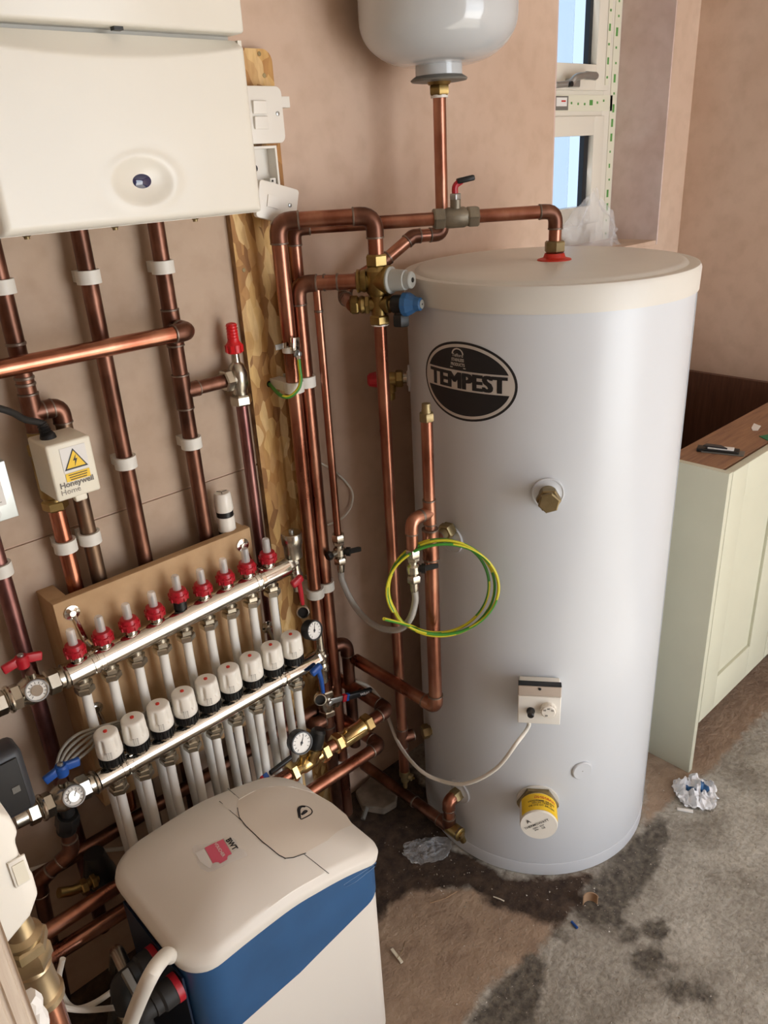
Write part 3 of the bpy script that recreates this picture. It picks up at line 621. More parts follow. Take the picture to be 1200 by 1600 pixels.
# ================================================================== BOILER
BY = 1.02; br_ = U(413, 331, y=BY); bx1 = br_.x; bx0 = U(5, 371, y=BY).x; bz = br_.z
t = thing('boiler', 'large white wall hung boiler casing with a dark blue indicator lens', 'boiler', ((bx0+bx1)/2, PB, bz))
zs = U(386, 53, y=BY-.004).z
b = MB(); b.box(((bx0+bx1)/2, (BY+.03+PB)/2, (bz+.012+2.28)/2), (bx1-bx0-.016, PB-BY-.03, 2.28-bz-.012)); b.build('chassis', M['boiler_white'], t)
# lower door: a height field with the dimple and the finger scoop
lx, lz = U(226, 283, y=BY).x, U(226, 283, y=BY).z
nx, nz = 110, 90; zt_ = zs-.006; vs = []; fs = []
for j in range(nz+1):
    for i in range(nx+1):
        x = bx0+(bx1-bx0)*i/nx; z = bz+(zt_-bz)*j/nz; y = BY; e = min(x-bx0, bx1-x, z-bz)
        ro = .012
        if e < ro: y += ro-math.sqrt(max(0, ro*ro-(ro-e)**2))
        d = math.hypot((x-lx)*.9, (z-lz)*1.35); y += .008*math.exp(-(d/.034)**2) - .0022*math.exp(-((d-.040)/.010)**2)
        u = (x-bx0)/(bx1-bx0); band = .010+.016*math.sin(PI*max(0, min(1, (u+.05)/1.02)))**.8; q = (z-(zt_-band))/band
        if q > 0: y += .016*q
        vs.append(V((x, y, z)))
for j in range(nz):
    for i in range(nx): k = j*(nx+1)+i; fs.append((k, k+1, k+nx+2, k+nx+1))
b = MB(); b.add(vs, fs)
b.box((bx0+.003, BY+.04, (bz+zt_)/2), (.006, .058, zt_-bz)); b.box((bx1-.003, BY+.04, (bz+zt_)/2), (.006, .058, zt_-bz)); b.box(((bx0+bx1)/2, BY+.04, bz+.002), (bx1-bx0-.012, .058, .004))
b.build('door', M['boiler_white'], t, smooth=50)
b = MB(); b.box(((bx0+bx1)/2-.003, (BY-.006+BY+.09)/2, (zs+2.28)/2), (bx1-bx0-.002, .096, 2.28-zs), bev=.005); b.build('upper_cover', M['boiler_white'], t)
b = MB(); b.box((U(184, 38, y=BY).x, BY+.004, zs-.001), (.012, .01, .006)); b.build('latch', M['black'], t)
for nm_, rr_, e_, mt_ in (('lens_ring', .0175, .0098, 'white_plastic'), ('indicator_lens', .0152, .0095, 'blue_lens')):
    b = MB(); b.lathe((0, 0, 0), (0, -1, 0), [(0, rr_), (.0015, rr_), (.003, rr_*.8), (.0036, 0)] if nm_ != 'lens_ring' else [(0, rr_), (.0008, rr_), (.0012, rr_*.9)], 32)
    b.v = [V((lx+v.x, BY+e_+v.y, lz+v.z*.66)) for v in b.v]; b.build(nm_, M[mt_], t)
for px, py in ((42, 371), (180, 357), (305, 344)):
    q = U(px, py, y=1.075); b = MB(); b.lathe((q.x, 1.075, bz+.002), (0, 0, -1), [(0, .007), (.004, .007), (.006, .004), (.009, .0035)], 12); b.build('screw', M['brass_dull'], t)

# ================================================================== SWITCHES ON THE STRIP
YO = YW-.018
def plate_pts(c, R, w_, h_, d, rr=.008, n=5):
    pts = []
    for sx, sz, a0 in ((1, 1, 0), (-1, 1, PI/2), (-1, -1, PI), (1, -1, 1.5*PI)):
        for k in range(n+1):
            a = a0+PI/2*k/n; pts.append(V((sx*(w_/2-rr)+rr*math.cos(a), 0, sz*(h_/2-rr)+rr*math.sin(a))))
    return [V(c)+R @ p for p in pts], R @ V((0, d, 0))
I3 = Matrix.Identity(3)
spx1 = U(438, 180, y=YO-.02).x; sz1, sz0 = U(418, 135, y=YO-.02).z, U(430, 224, y=YO-.02).z; spc = V((spx1-.043, YO-.03, (sz0+sz1)/2))
t = thing('fused_switch', 'upper white switch plate fixed flat on the board strip beside the boiler', 'switch', (spc.x, YO, sz0))
p, d = plate_pts(spc, I3, .086, sz1-sz0, .012, .012); b = MB(); b.prism(p, d); b.build('faceplate', M['white_plastic'], t, smooth=40, bevel=.002)
b = MB(); b.box((spc.x, YO-.009, spc.z), (.08, .018, sz1-sz0-.006)); b.build('back_box', M['white_plastic'], t)
for dz in (.012, -.012):
    b = MB(); b.box((spx1-.052, spc.y-.002, spc.z+dz), (.028, .006, .02), Matrix.Rotation(.12, 3, 'X'), bev=.001); b.build('rocker', M['white_plastic'], t)
b = MB(); b.lathe((spx1-.013, spc.y, spc.z+.002), (0, -1, 0), [(0, .0038), (.001, .0038), (.0015, .003)], 12); b.build('screw', M['steel'], t)
q = U(442, 160, y=YO-.01); t = thing('cable_trunking', 'stub of white square trunking sticking out beside the upper switch', 'trunking', (q.x, YW, q.z))
b = MB(); b.box((q.x+.004, YW-.012, q.z+.001), (.03, .024, .018), bev=.001); b.build('trunk', M['white_plastic'], t)
# open back box
ox1 = U(433, 255, y=YO-.025).x; oz1, oz0 = U(420, 228, y=YO-.025).z, U(434, 285, y=YO-.025).z-.03; t = thing('pattress_box', 'open white back box without its cover under the upper switch', 'electrical box', (ox1-.04, YO, oz0))
b = MB(); ocx = ox1-.042; ocz = (oz0+oz1)/2; hh = oz1-oz0
b.box((ocx, YO-.002, ocz), (.084, .004, hh)); [b.box(c_, s__) for c_, s__ in (((ocx-.040, YO-.015, ocz), (.004, .026, hh)), ((ocx+.040, YO-.015, ocz), (.004, .026, hh)), ((ocx, YO-.015, oz0+.002), (.076, .026, .004)), ((ocx, YO-.015, oz1-.002), (.076, .026, .004)))]; b.build('shell', M['white_plastic'], t)
b = MB(); b.box((ox1-.012, YO-.014, ocz-.012), (.012, .020, .009)); b.build('screw_lug', M['white_plastic'], t)
b = MB(); b.lathe((ox1-.014, YO-.025, ocz-.012), (0, -1, 0), [(0, .002), (.0005, .002)], 8); b.build('screw_hole', M['black'], t); b = MB(); b.lathe((ox1-.035, YO-.0045, ocz+.01), (0, -1, 0), [(0, .006), (.0005, .006)], 12); b.build('knockout', M['black'], t)
# dangling plate
yd = YO-.045
A_, B_, C_ = U(405, 279, y=yd), U(468, 297, y=yd), U(437, 344, y=yd)
ex = (B_-A_).normalized(); ey = V((0, 0, 1)); ez = (B_-C_); ez = (ez-ex*ez.dot(ex)).normalized(); Rm = Matrix((ex, ex.cross(ez)*-1, ez)).transposed()
if Rm.col[1].y < 0: Rm = Matrix((ex, -V(Rm.col[1]), ez)).transposed()
wd = .088; hd = (B_-C_).dot(ez)+.004; cc = B_-ex*wd/2-ez*hd/2
t = thing('switch_plate', 'lower white switch plate hanging loose and crooked from the open back box', 'switch', cc)
p, d = plate_pts(cc, Rm, wd, hd, .010, .006); b = MB(); b.prism(p, d); b.build('faceplate', M['white_plastic'], t, smooth=40, bevel=.002)
q = B_-ex*.018-ez*.030; b = MB(); b.lathe(q+V((0, -.0005, 0)), (0, -1, 0), [(0, .0038), (.001, .0038), (.0015, .003)], 12); b.build('screw', M['steel'], t)
b = MB(); q = cc-ez*hd*.48; b.lathe(q+Rm @ V((.006, .003, 0)), Rm @ V((0, 0, -1)), [(0, .014), (.008, .014), (.012, .010)], 16); b.build('cable_outlet', M['white_plastic'], t)
b = MB(); b.box(cc-ex*.012, (.024, .004, .02), Rm); b.build('rocker', M['white_plastic'], t)
b = MB(); b.tube(smooth_path([cc+V((0, .01, .01)), cc+V((-.01, .03, .02)), V((ocx, YO-.006, ocz))]), .004, 8); b.build('lead_wire', M['cable_grey'], t)

# ================================================================== HOT WATER CYLINDER
TZ = 1.352
t = thing('hot_water_cylinder', 'tall white hot water cylinder with an oval black and silver badge', 'cylinder', (TCX, TCY, 0))
TANK = t; tc_ = (TCX, TCY, 0)
b = MB(); b.lathe(tc_, (0, 0, 1), [(.036, TR-.001), (.036, TR), (1.318, TR), (1.318, TR-.01)], 128); body = b.build('body', M['tank'], t, smooth=30)
b = MB(); b.lathe(tc_, (0, 0, 1), [(0, TR-.006), (.003, TR+.001), (.034, TR+.0015), (.037, TR+.0005), (.038, TR-.003)], 128); b.build('base_skirt', M['tank'], t, smooth=30)
b = MB(); b.lathe(tc_, (0, 0, 1), [(1.306, TR+.0005), (1.306, TR+.004), (1.345, TR+.005), (1.352, TR+.002), (1.3535, TR-.004), (1.352, TR-.010), (1.3515, TR-.018), (1.356, TR-.022), (1.358, TR-.03), (1.358, 0)], 128); b.build('lid', M['tank_lid'], t, smooth=35)
def TP(th, z, r=TR): return V((TCX+r*math.cos(th), TCY+r*math.sin(th), z))
def TH(px, py): q = CY(px, py); return math.atan2(q.y-TCY, q.x-TCX) % (2*PI), q.z
# overlapping edge of the casing sheet on the right
th0, _ = TH(1045, 900); vs = []; fs = []; n = 14; span = .34
b = MB(); m = n+1
for (zz) in (.037, 1.306):
    for rr_ in (TR+.0004, TR+.0016):
        for i in range(m): vs.append(TP(th0+span*i/n, zz, rr_))
for i in range(n):
    fs += [(m+i, m+i+1, 3*m+i+1, 3*m+i), (i, i+1, m+i+1, m+i), (2*m+i+1, 2*m+i, 3*m+i, 3*m+i+1)]
fs += [(0, m, 3*m, 2*m), (n, 2*m+n, 3*m+n, m+n)]
b.add(vs, fs); b.build('seam_strip', M['tank'], t, smooth=20)
# badge
ta, za = TH(738, 600); AX, AZ = .1075, .0775; zc = 1.180; thc = math.radians(184.7)
q1, q2 = TH(666, 592), TH(809, 610); thc = (q1[0]+q2[0])/2; AX = (q2[0]-q1[0])/2*TR; zt_ = TH(722, 534)[1]; zb_ = TH(752, 662)[1]; zc = (zt_+zb_)/2; AZ = (zt_-zb_)/2
def wrap(x, z, e): return TP(thc+x/TR, zc+z, TR+e)
def ell(name, ax, az, e, mat, par, z0=-9, z1=9, n=96, rows=24):
    vs = []; fs = []; zz0, zz1 = max(-az, z0), min(az, z1)
    for j in range(rows+1):
        z = zz0+(zz1-zz0)*j/rows; hw = ax*math.sqrt(max(0, 1-(z/az)**2)); z = z
        for i in range(25): vs.append(wrap(-hw+2*hw*i/24, z, e))
    for j in range(rows):
        for i in range(24): k = j*25+i; fs.append((k, k+1, k+26, k+25))
    b = MB(); b.add(vs, fs); return b.build(name, mat, par, smooth=0)
def ell2(name, ax, az, e, mat, par, z0=-9, z1=9):
    # cosine-spaced rows keep the outline round
    vs = []; fs = []; a0 = math.asin(max(-1, z0/az)) if z0 > -az else -PI/2; a1 = math.asin(min(1, z1/az)) if z1 < az else PI/2; R_ = 36
    for j in range(R_+1):
        a = a0+(a1-a0)*j/R_; z = az*math.sin(a); hw = ax*math.cos(a)
        for i in range(25): vs.append(wrap(-hw+2*hw*i/24, z, e))
    for j in range(R_):
        for i in range(24): k = j*25+i; fs.append((k, k+1, k+26, k+25))
    b = MB(); b.add(vs, fs); return b.build(name, mat, par, smooth=0)
badge = ell2('badge', AX, AZ, .0004, M['ink'], t)
ell2('badge_ring', AX*.955, AZ*.94, .0007, M['silver_label'], badge)
ell2('badge_field', AX*.895, AZ*.865, .0010, M['ink'], badge, z0=.0205)
ell2('badge_field', AX*.895, AZ*.865, .0010, M['ink'], badge, z1=-.0165)
vs, fs = text_mesh('TEMPEST', .046, 0, sx=1); wd_ = max(v.x for v in vs)-min(v.x for v in vs); k = AX*1.60/wd_; hh_ = max(v.y for v in vs)-min(v.y for v in vs); kz = .0285/hh_; mz = (max(v.y for v in vs)+min(v.y for v in vs))/2
b = MB()
for i_, (dx_, dz_) in enumerate([(a_*.0011, c_*.0012) for a_ in (-2.4, -1.2, 0, 1.2, 2.4) for c_ in (-1, 0, 1)]):
    b.add([wrap(v.x*k+dx_+.001, (v.y-mz)*kz+.002+dz_, .0013+i_*.00002) for v in vs], fs)
b.build('lettering', M['ink'], badge, smooth=0)
vs, fs = text_mesh('Telford', .0085, .0001); b = MB(); b.add([wrap(v.x-.012, v.y+.048, .0013) for v in vs], fs); b.build('lettering', M['silver_label'], badge, smooth=0)
for i, (tx, sz) in enumerate((('STAINLESS', .0078), ('PRODUCTS', .0078))):
    vs, fs = text_mesh(tx, sz, .0002, sx=.8); b = MB(); b.add([wrap(v.x-.012, v.y+.0395-i*.0085, .0013) for v in vs], fs); b.build('lettering', M['silver_label'], badge, smooth=0)
b = MB()
def wquad(x0, x1, z0, z1, e): return [wrap(x0, z0, e), wrap(x1, z0, e), wrap(x1, z1, e), wrap(x0, z1, e)]
b.add(wquad(-.030, .006, .0245, .0262, .0013), [(0, 1, 2, 3)])
b.build('badge_emblem', M['silver_label'], badge, smooth=0); b = MB()
for i in range(9):
    a0 = PI*i/9; a1 = PI*(i+1)/9; b.add([wrap(-.012+r_*1.2*math.cos(a), .050+r_*math.sin(a), .0013) for r_, a in ((.009, a0), (.009, a1), (.0115, a1), (.0115, a0))], [(0, 1, 2, 3)])
b.build('badge_emblem', M['silver_label'], badge, smooth=0)
# ports
def collar(th, z, r, par, h=.006, name='port_collar', mat='tank'):
    c = TP(th, z, TR-.003); n = V((math.cos(th), math.sin(th), 0)); b = MB(); b.lathe(c, n, [(0, r), (.003+h*.5, r), (.003+h*.6, r*.93), (.003+h*.4, r*.9), (.003+h*.6, r*.62), (.003+h, r*.5), (.003+h, .001)], 32); return b.build(name, M[mat], par)
thb, zb = TH(856, 770); collar(thb, zb, .030, t)
n = V((math.cos(thb), math.sin(thb), 0)); c = TP(thb, zb)
b = MB(); b.lathe(c+n*.006, n, [(0, .017), (.02, .017), (.022, .018)], 20); b.hexn(c+n*.022, c+n*.040, .0225); b.hexn(c+n*.040, c+n*.050, .020, .3); b.build('blanking_cap', M['brass_dull'], t)
thp, zp = TH(706, 842); P1 = (thp, zp); collar(thp, zp, .030, t)
th3, z3 = TH(718, 1236); collar(th3, z3, .031, t)
tht, zt3 = TH(909, 1203); b = MB(); c = TP(tht, zt3, TR-.001); n = V((math.cos(tht), math.sin(tht), 0)); b.lathe(c, n, [(0, .023), (.004, .023), (.006, .021), (.0055, 0)], 32); b.build('plug', M['tank'], t)
b = MB(); b.lathe(c+n*.0055, n, [(0, .0012), (.0005, .001)], 8); b.build('plug_dimple', M['dull_grey'], t)
# immersion heater
thi, zi = TH(840, 1252); n = V((math.cos(thi), math.sin(thi), 0)); c = TP(thi, zi)
b = MB(); b.lathe(c-n*.004, n, [(0, .047), (.006, .047), (.007, .041)], 40); b.build('immersion_flange', M['tank_lid'], t)
b = MB(); b.hexn(c+n*.002, c+n*.014, .046); b.build('immersion_nut', M['brass_dull'], t)
im = MB(); im.lathe(c+n*.012, n, [(0, .037), (.005, .040), (.054, .0405), (.058, .039), (.059, 0)], 48); cap = im.build('immersion_cap', M['cap_white'], t)
ex = V((-math.sin(thi), math.cos(thi), 0))*1; ez = V((0, 0, 1))
def cyl_label(name, a0, a1, d0, d1, rr_, mat, par):
    vs = []; fs = []; m = 19
    for d in (d0, d1):
        for i in range(m): a = a0+(a1-a0)*i/(m-1); vs.append(c+n*d+(ex*math.cos(a)+ez*math.sin(a))*rr_)
    for i in range(m-1): fs.append((i, i+1, m+i+1, m+i))
    b = MB(); b.add(vs, fs); return b.build(name, mat, par, smooth=40)
yl = cyl_label('warning_label', math.radians(8), math.radians(152), .018, .066, .0412, M['yellow'], cap)
def curved_text(s, d, size, mat, a=math.radians(80), rr_=.0417):
    vs, fs = text_mesh(s, size, .0001); b = MB(); b.add([c+n*(d-v.y)+(ex*math.cos(a+v.x/.041)+ez*math.sin(a+v.x/.041))*rr_ for v in vs], fs); b.build('lettering', mat, yl, smooth=0)
curved_text('WARNING', .030, .0105, M['seal_red'], a=math.radians(68))
curved_text('ENSURE IMMERSION', .040, .0068, M['ink']); curved_text('IS FIRST FILLED', .046, .0068, M['ink']); curved_text('FAILURE TO DO SO', .053, .0068, M['ink'])
fc = c+n*.0715; fx = -ex; fz = ez
def face_text(s, x, z, size, rot=math.radians(0)):
    vs, fs = text_mesh(s, size, .0001); b = MB(); cr, sr = math.cos(.55), math.sin(.55)
    b.add([fc+fx*((v.x+x)*cr-(v.y+z)*sr)+fz*((v.x+x)*sr+(v.y+z)*cr) for v in vs], fs); b.build('lettering', M['ink'], cap, smooth=0)
if fx.dot(right) < 0: fx = -fx
face_text('THERMOWATT', -.002, .006, .0085); face_text('230V~ 3kW', -.002, -.002, .0055); face_text('IP44', -.010, -.008, .005); face_text('CE', .006, -.009, .007); face_text('A', -.014, .020, .014)
# top connection
pt = U(866, 406, z=1.358); b = MB(); b.lathe((pt.x, pt.y, 1.357), (0, 0, 1), [(0, .034), (.003, .033), (.006, .022), (.014, .019)], 24); b.build('red_seal', M['seal_red'], t)
# thermostat
thh, zh = TH(842, 1083); hz0 = TH(803, 1043); n = V((math.cos(thh), math.sin(thh), 0)); ex = V((-n.y, n.x, 0)); ex = ex if ex.dot(right) > 0 else -ex
b_ = .042; c = TP(thh, zh, TR+.001)
s_ = thing('thermostat', 'square white control box with a temperature dial mounted on the cylinder', 'thermostat', c-V((0, 0, .045)))
Rm = Matrix((ex, -n, V((0, 0, 1)))).transposed()
b = MB(); b.box(c+n*.016, (.082, .032, .086), Rm, bev=.003); bx_ = b.build('casing', M['white_plastic'], s_)
b = MB(); b.box(c+n*.036+V((0, 0, -.012)), (.086, .010, .068), Rm, bev=.002); b.build('cover', M['white_plastic'], s_)
b = MB(); b.box(c+n*.034+V((0, 0, .034)), (.086, .010, .024), Rm, bev=.002); b.build('cover_recess', M['thermo_tan'], s_)
b = MB(); b.box(c+n*.031+V((0, 0, .0475)), (.086, .014, .002), Rm); b.build('cover_top_gap', M['ink'], s_)
b = MB(); b.lathe(c+n*.0395+V((0, 0, .041)), n, [(0, .003), (.001, .003)], 10); b.build('screw', M['ink'], s_)
k = c+n*.041+ex*.018+V((0, 0, -.006)); b = MB(); b.lathe(k, n, [(0, .0165), (.004, .0165), (.010, .015), (.012, .013), (.0125, 0)], 28)
kn = b.build('temperature_dial', M['cap_white'], s_)
b = MB()
for i in range(16):
    a = 2*PI*i/16; q = k+n*.007+(ex*math.cos(a)+V((0, 0, 1))*math.sin(a))*.0158; b.box(q, (.001, .006, .003), Rm @ Matrix.Rotation(-a, 3, 'Y'))
b.build('grip_rib', M['cap_white'], kn)
for tx, dx, dz in (('60', 0, .009), ('70', .0075, .005), ('50', -.0078, .005), ('30', -.004, -.008)): put_text('lettering', tx, .0055, M['ink'], kn, k+n*.0128+ex*dx+V((0, 0, dz)), ex, (0, 0, 1), bold=.0001)
k = c+n*.041-ex*.017+V((0, 0, -.013)); b = MB(); b.lathe(k, n, [(0, .0085), (.004, .0085), (.006, .007), (.016, .0068), (.018, .005), (.0182, 0)], 20); b.build('reset_button', M['black'], s_)
g = c+n*.018-ex*.020+V((0, 0, -.046)); b = MB(); b.hexn(g+V((0, 0, .003)), g+V((0, 0, -.007)), .010); b.build('cable_gland', M['black'], s_)
# white cable to the thermostat
g2 = g+V((0, 0, -.006))
cb = MB(); cb.tube(smooth_path([U(545, 1062, y=1.285), U(575, 1072, y=1.27), U(598, 1100, y=1.2), U(622, 1160, y=1.11), U(655, 1202, y=1.0), U(692, 1221, y=.93), U(730, 1224, y=.86), U(775, 1201, y=.80), U(808, 1160, y=.765), g2+V((-.001, 0, -.022)), g2], 8), .0042, 12)
o = cb.build('flex_cable', M['cable_white']); tag(o, 'white flex sagging from the thermostat across the cylinder to the wall', 'cable')

# ================================================================== EXPANSION VESSEL
vy = 1.15; vc = U(686, 127, y=vy); vx, vz = vc.x, vc.z; VR = .146
t = thing('expansion_vessel', 'white expansion vessel hung on the wall above the cylinder', 'vessel', (vx, vy, vz))
zb0 = U(684, 108, y=vy).z+.006
b = MB(); prof = [(0, .0), (0, .04)]
for k_ in range(1, 13): a = PI/2*k_/12; prof.append((.075*(1-math.cos(a)), .05+(VR-.05)*math.sin(a)))
prof += [(.36, VR), (.38, VR-.01), (.43, .08), (.44, 0)]
b.lathe((vx, vy, zb0), (0, 0, 1), prof, 64); b.build('shell', M['enamel'], t, smooth=60)
b = MB(); b.lathe((vx, vy, vz+.006), (0, 0, 1), [(0, .044), (zb0-vz+.006, .044), (zb0-vz+.012, .05)], 32); b.build('neck', M['enamel'], t)
b = MB(); b.lathe((vx, vy, vz-.001), (0, 0, 1), [(0, .044), (.001, .052), (.004, .054), (.007, .050), (.010, .045)], 40); b.build('rim', M['dull_grey'], t)
b = MB(); b.lathe((vx, vy, vz-.006), (0, 0, 1), [(0, .02), (.006, .024)], 20); b.hexn((vx, vy, vz-.024), (vx, vy, vz-.005), .020); b.build('nut', M['brass'], t)
b = MB(); b.cyl((vx, vy, vz-.028), (vx, vy, vz-.023), .0165); b.build('thread_tape', M['white_plastic'], t)
b = MB(); b.box((vx, YW-.003, vz+.25), (.06, .006, .12)); b.box((vx, (vy+VR+YW)/2, vz+.25), (.03, YW-vy-VR+.01, .03)); b.build('wall_bracket', M['white_plastic'], t)
K = V((vx, vy, U(688, 366, y=vy).z)); M1 = U(645, 372, y=1.178); M1.z = K.z; M2 = U(560, 432, y=1.215)
R22 = .0115
MZc = 0
# mixing valve position
MY = 1.112; MX = U(590, 438, y=MY).x; zA = ZA(MX, MY, 404); zM1 = ZA(MX, MY, 438); zM2 = ZA(MX, MY, 475); zMb = ZA(MX, MY, 503)
pB = V((-(1.018-.92), .112, 0)).normalized(); kd = V((.30, -.95, .03)).normalized()
Lp = V((MX, MY, zM2))+pB*.085
Q = U(528, 455, y=1.24); Q.z = zM2
pipe('vessel pipe dropping then angling back to the brass mixing valve', [(vx, vy, vz-.026), K, M1, U(600, 408, y=1.2), U(541, 446, y=1.235), Q+V((.006, -.012, 0)), V((MX, MY, zM2))+pB*.05], .0125, 'copper', fit='copper_old', R=.016)

# ================================================================== MAIN PIPES BY THE STRIP
YA = 1.22; xA = U(460, 610, y=YA).x; zAe = U(437, 343, y=YA).z
D0 = V((MX, MY, U(588, 336, y=MY).z)); zAe = D0.z
vA = ZA(xA, YA, 1090)
pipe('thick copper pipe up the board strip and over into the mixing valve top', [(xA, YA, vA+.02), (xA, YA, zAe), (MX, MY, zAe), (MX, MY, zA-.004)], .0142, 'copper', R=.026, fit='copper_old', joints=[((xA, YA, ZA(xA, YA, 1023)), (0, 0, 1))])
xB = U(487, 670, y=YA).x; zBe = zM1
pipe('second copper pipe beside it turning into the side of the mixing valve', [(xB, YA+.004, .04), (xB, YA+.004, zBe), V((MX, MY, zBe))+pB*.03], .0142, 'copper', R=.026, fit='copper_old', joints=[((xB, YA+.004, ZA(xB, YA, 475)), (0, 0, 1)), (V((MX, MY, zBe))+pB*.10, pB), (V((MX, MY, zBe))+pB*.075, pB)])
y2 = 1.258; x2 = U(466, 440, y=y2).x; zA2 = U(461, 357, y=y2).z
vp = U(866, 330, y=pt.y); TOPZ = vp.z
mid = V((x2+(pt.x-x2), pt.y, TOPZ)); zA2 = TOPZ
dirv = (V((pt.x, pt.y, 0))-V((x2, y2, 0))).normalized()
d = ray(712, 336); s1 = None
# the valve sits where the sight line meets the run
aa = V((x2, y2)); bb = V((pt.x, pt.y)); e = bb-aa; t_ = (aa.x*d.y-aa.y*d.x)/(e.y*d.x-e.x*d.y); VC = V((aa.x+e.x*t_, aa.y+e.y*t_, TOPZ))
pipe('dark pipe rising behind the first and crossing to the isolating valve', [(x2, y2, .3), (x2, y2, TOPZ), VC-dirv*.03], .0125, 'copper', R=.02, fit='copper_old')
pipe('copper pipe from the isolating valve over and down into the cylinder lid', [VC+dirv*.03, (pt.x, pt.y, TOPZ), (pt.x, pt.y, 1.375)], .0125, 'copper', R=.022, fit='copper_old', joints=[])
t = thing('isolating_valve', 'grey cast valve with a short red and black lever in the pipe above the cylinder', 'valve', VC-V((0, 0, .02)))
b = MB(); b.hexn(VC-dirv*.044, VC-dirv*.022, .0205); b.hexn(VC+dirv*.022, VC+dirv*.044, .0205); b.lathe(VC-dirv*.024, dirv, [(0, .015), (.008, .019), (.04, .019), (.048, .015)], 20); b.cyl(VC, VC+V((0, 0, .032)), .010); b.build('valve_body', M['cast_grey'], t)
b = MB(); b.box(VC+V((0, 0, .037)), (.016, .016, .012), bev=.002); b.cyl(VC+V((0, 0, .03)), VC+V((0, 0, .05)), .0045); b.build('spindle', M['steel'], t)
lv = V((.72, -.55, .15)).normalized()
b = MB(); b.tube(smooth_path([VC+V((0, 0, .035)), VC+V((0, 0, .055)), VC+lv*.012+V((0, 0, .062))]), .006, 10); b.build('lever_neck', M['red'], t)
b = MB(); b.box(VC+lv*.020+V((0, 0, .063)), (.034, .017, .010), Matrix((lv, V((0, 0, 1)).cross(lv).normalized(), lv.cross(V((0, 0, 1)).cross(lv).normalized()))).transposed(), bev=.003); b.build('lever', M['black'], t)
b = MB(); b.hexn((pt.x, pt.y, 1.372), (pt.x, pt.y, 1.394), .0205)
t = b.build('compression_nut', M['brass_dull']); tag(t, 'brass nut where the pipe enters the cylinder lid above the red seal', 'fitting')
# thin pipe C
yc = 1.238; xC = U(511, 640, y=yc).x; zCb = U(530, 838, y=yc).z; dC = ray(496, 463); fC = (xB*dC.y-(YA+.004)*dC.x)/((MY-YA-.004)*dC.x-(MX-xB)*dC.y); xC = xB+(MX-xB)*fC; pq = V((xC, YA+.004+(MY-YA-.004)*fC, zBe)); zCb = ZA(xC, pq.y, 838)
pipe('slim copper pipe hanging from the side branch down to the left filling valve', [(xC, pq.y, zBe-.010), (xC, pq.y, zCb-.004)], .0078, 'copper', joints=[((xC, pq.y, ZA(xC, pq.y, 486)), (0, 0, 1))])
yc = pq.y
clipz = ZA(xA, YA, 600)
clip(xA, YA, ZA(xA, YA, 604), .0142, 'white clip round the first thick pipe level with the cylinder badge', yw=YO)
clip(xB, YA+.004, ZA(xB, YA, 596), .0142, 'white clip round the second thick pipe level with the cylinder badge', yw=YO)
clip(xA, YA, ZA(xA, YA, 925), .0142, 'white clip round the first thick pipe near the red drain handle', yw=YO)
clip(xB, YA+.004, ZA(xB, YA, 915), .0142, 'white clip round the second thick pipe near the red drain handle', yw=YO)
clip(xB, YA+.004, ZA(xB, YA, 1190), .0142, 'white clip at the foot of the second thick pipe', yw=YW)
# G pipe behind
yg = 1.235; xG = U(546, 1060, y=yg).x; zg = U(546, 1000, y=yg).z
pipe('dark copper pipe bending out low behind the thick pair and down to the floor', [(xB+.006, yg+.01, zg), (xG, yg, zg), (xG, yg, .22)], .0142, 'copper_old', R=.04)
# E back pipe and riser
k_ = .975; P1p = TP(P1[0], P1[1], TR); ex_, ey_ = .975, .957; r_ = ray(681, 1105); kk = ex_/r_.x; ey_ = r_.y*kk; zE = H+r_.z*kk
zt_E = P1[1]; ztop = ZA(ex_, ey_, 648); ztee2 = ZA(ex_, ey_, 800); zred = ZA(ex_, ey_, 832)
pd = (V((P1p.x, P1p.y, 0))-V((ex_, ey_, 0))).normalized(); zt_E = ZA(ex_, ey_, 850)
pipe('copper pipe from the wall rising in front of the cylinder to the tank port', [(ex_, yg-.02, zE), (ex_, ey_, zE), (ex_, ey_, zred)], .0142, 'copper', R=.02, tees=[((ex_, ey_, zt_E), (0, 0, 1), pd, .0115)], joints=[])
pipe('thinner copper stub with a test cap standing above the tank port', [(ex_, ey_, zred-.004), (ex_, ey_, ztop)], .0112, 'copper', tees=[((ex_, ey_, ztee2), (0, 0, 1), (-1, 0, 0), .0112)])
t = thing('test_cap', 'small brass test cap on top of the copper stub below the badge', 'fitting', (ex_, ey_, ztop-.008)); b = MB(); b.hexn((ex_, ey_, ztop-.012), (ex_, ey_, ztop+.004), .0145); b.build('nut', M['brass_dull'], t); b = MB(); b.lathe((ex_, ey_, ztop+.003), (0, 0, 1), [(0, .010), (.008, .0085), (.018, .008), (.019, .004)], 14); b.build('nozzle', M['brass_dull'], t)
b = MB(); a_ = V((ex_, ey_, zt_E))+pd*.03; b_ = P1p+V((0, 0, zt_E-P1p.z))-pd*.004; b.cyl(a_, b_, .0115); b.hexn(b_-pd*.03, b_-pd*.012, .019); b.hexn(b_-pd*.012, b_-pd*.004, .017); t = b.build('port_connector', M['brass_dull']); tag(t, 'short copper stub and brass nut joining the riser to the cylinder', 'fitting')
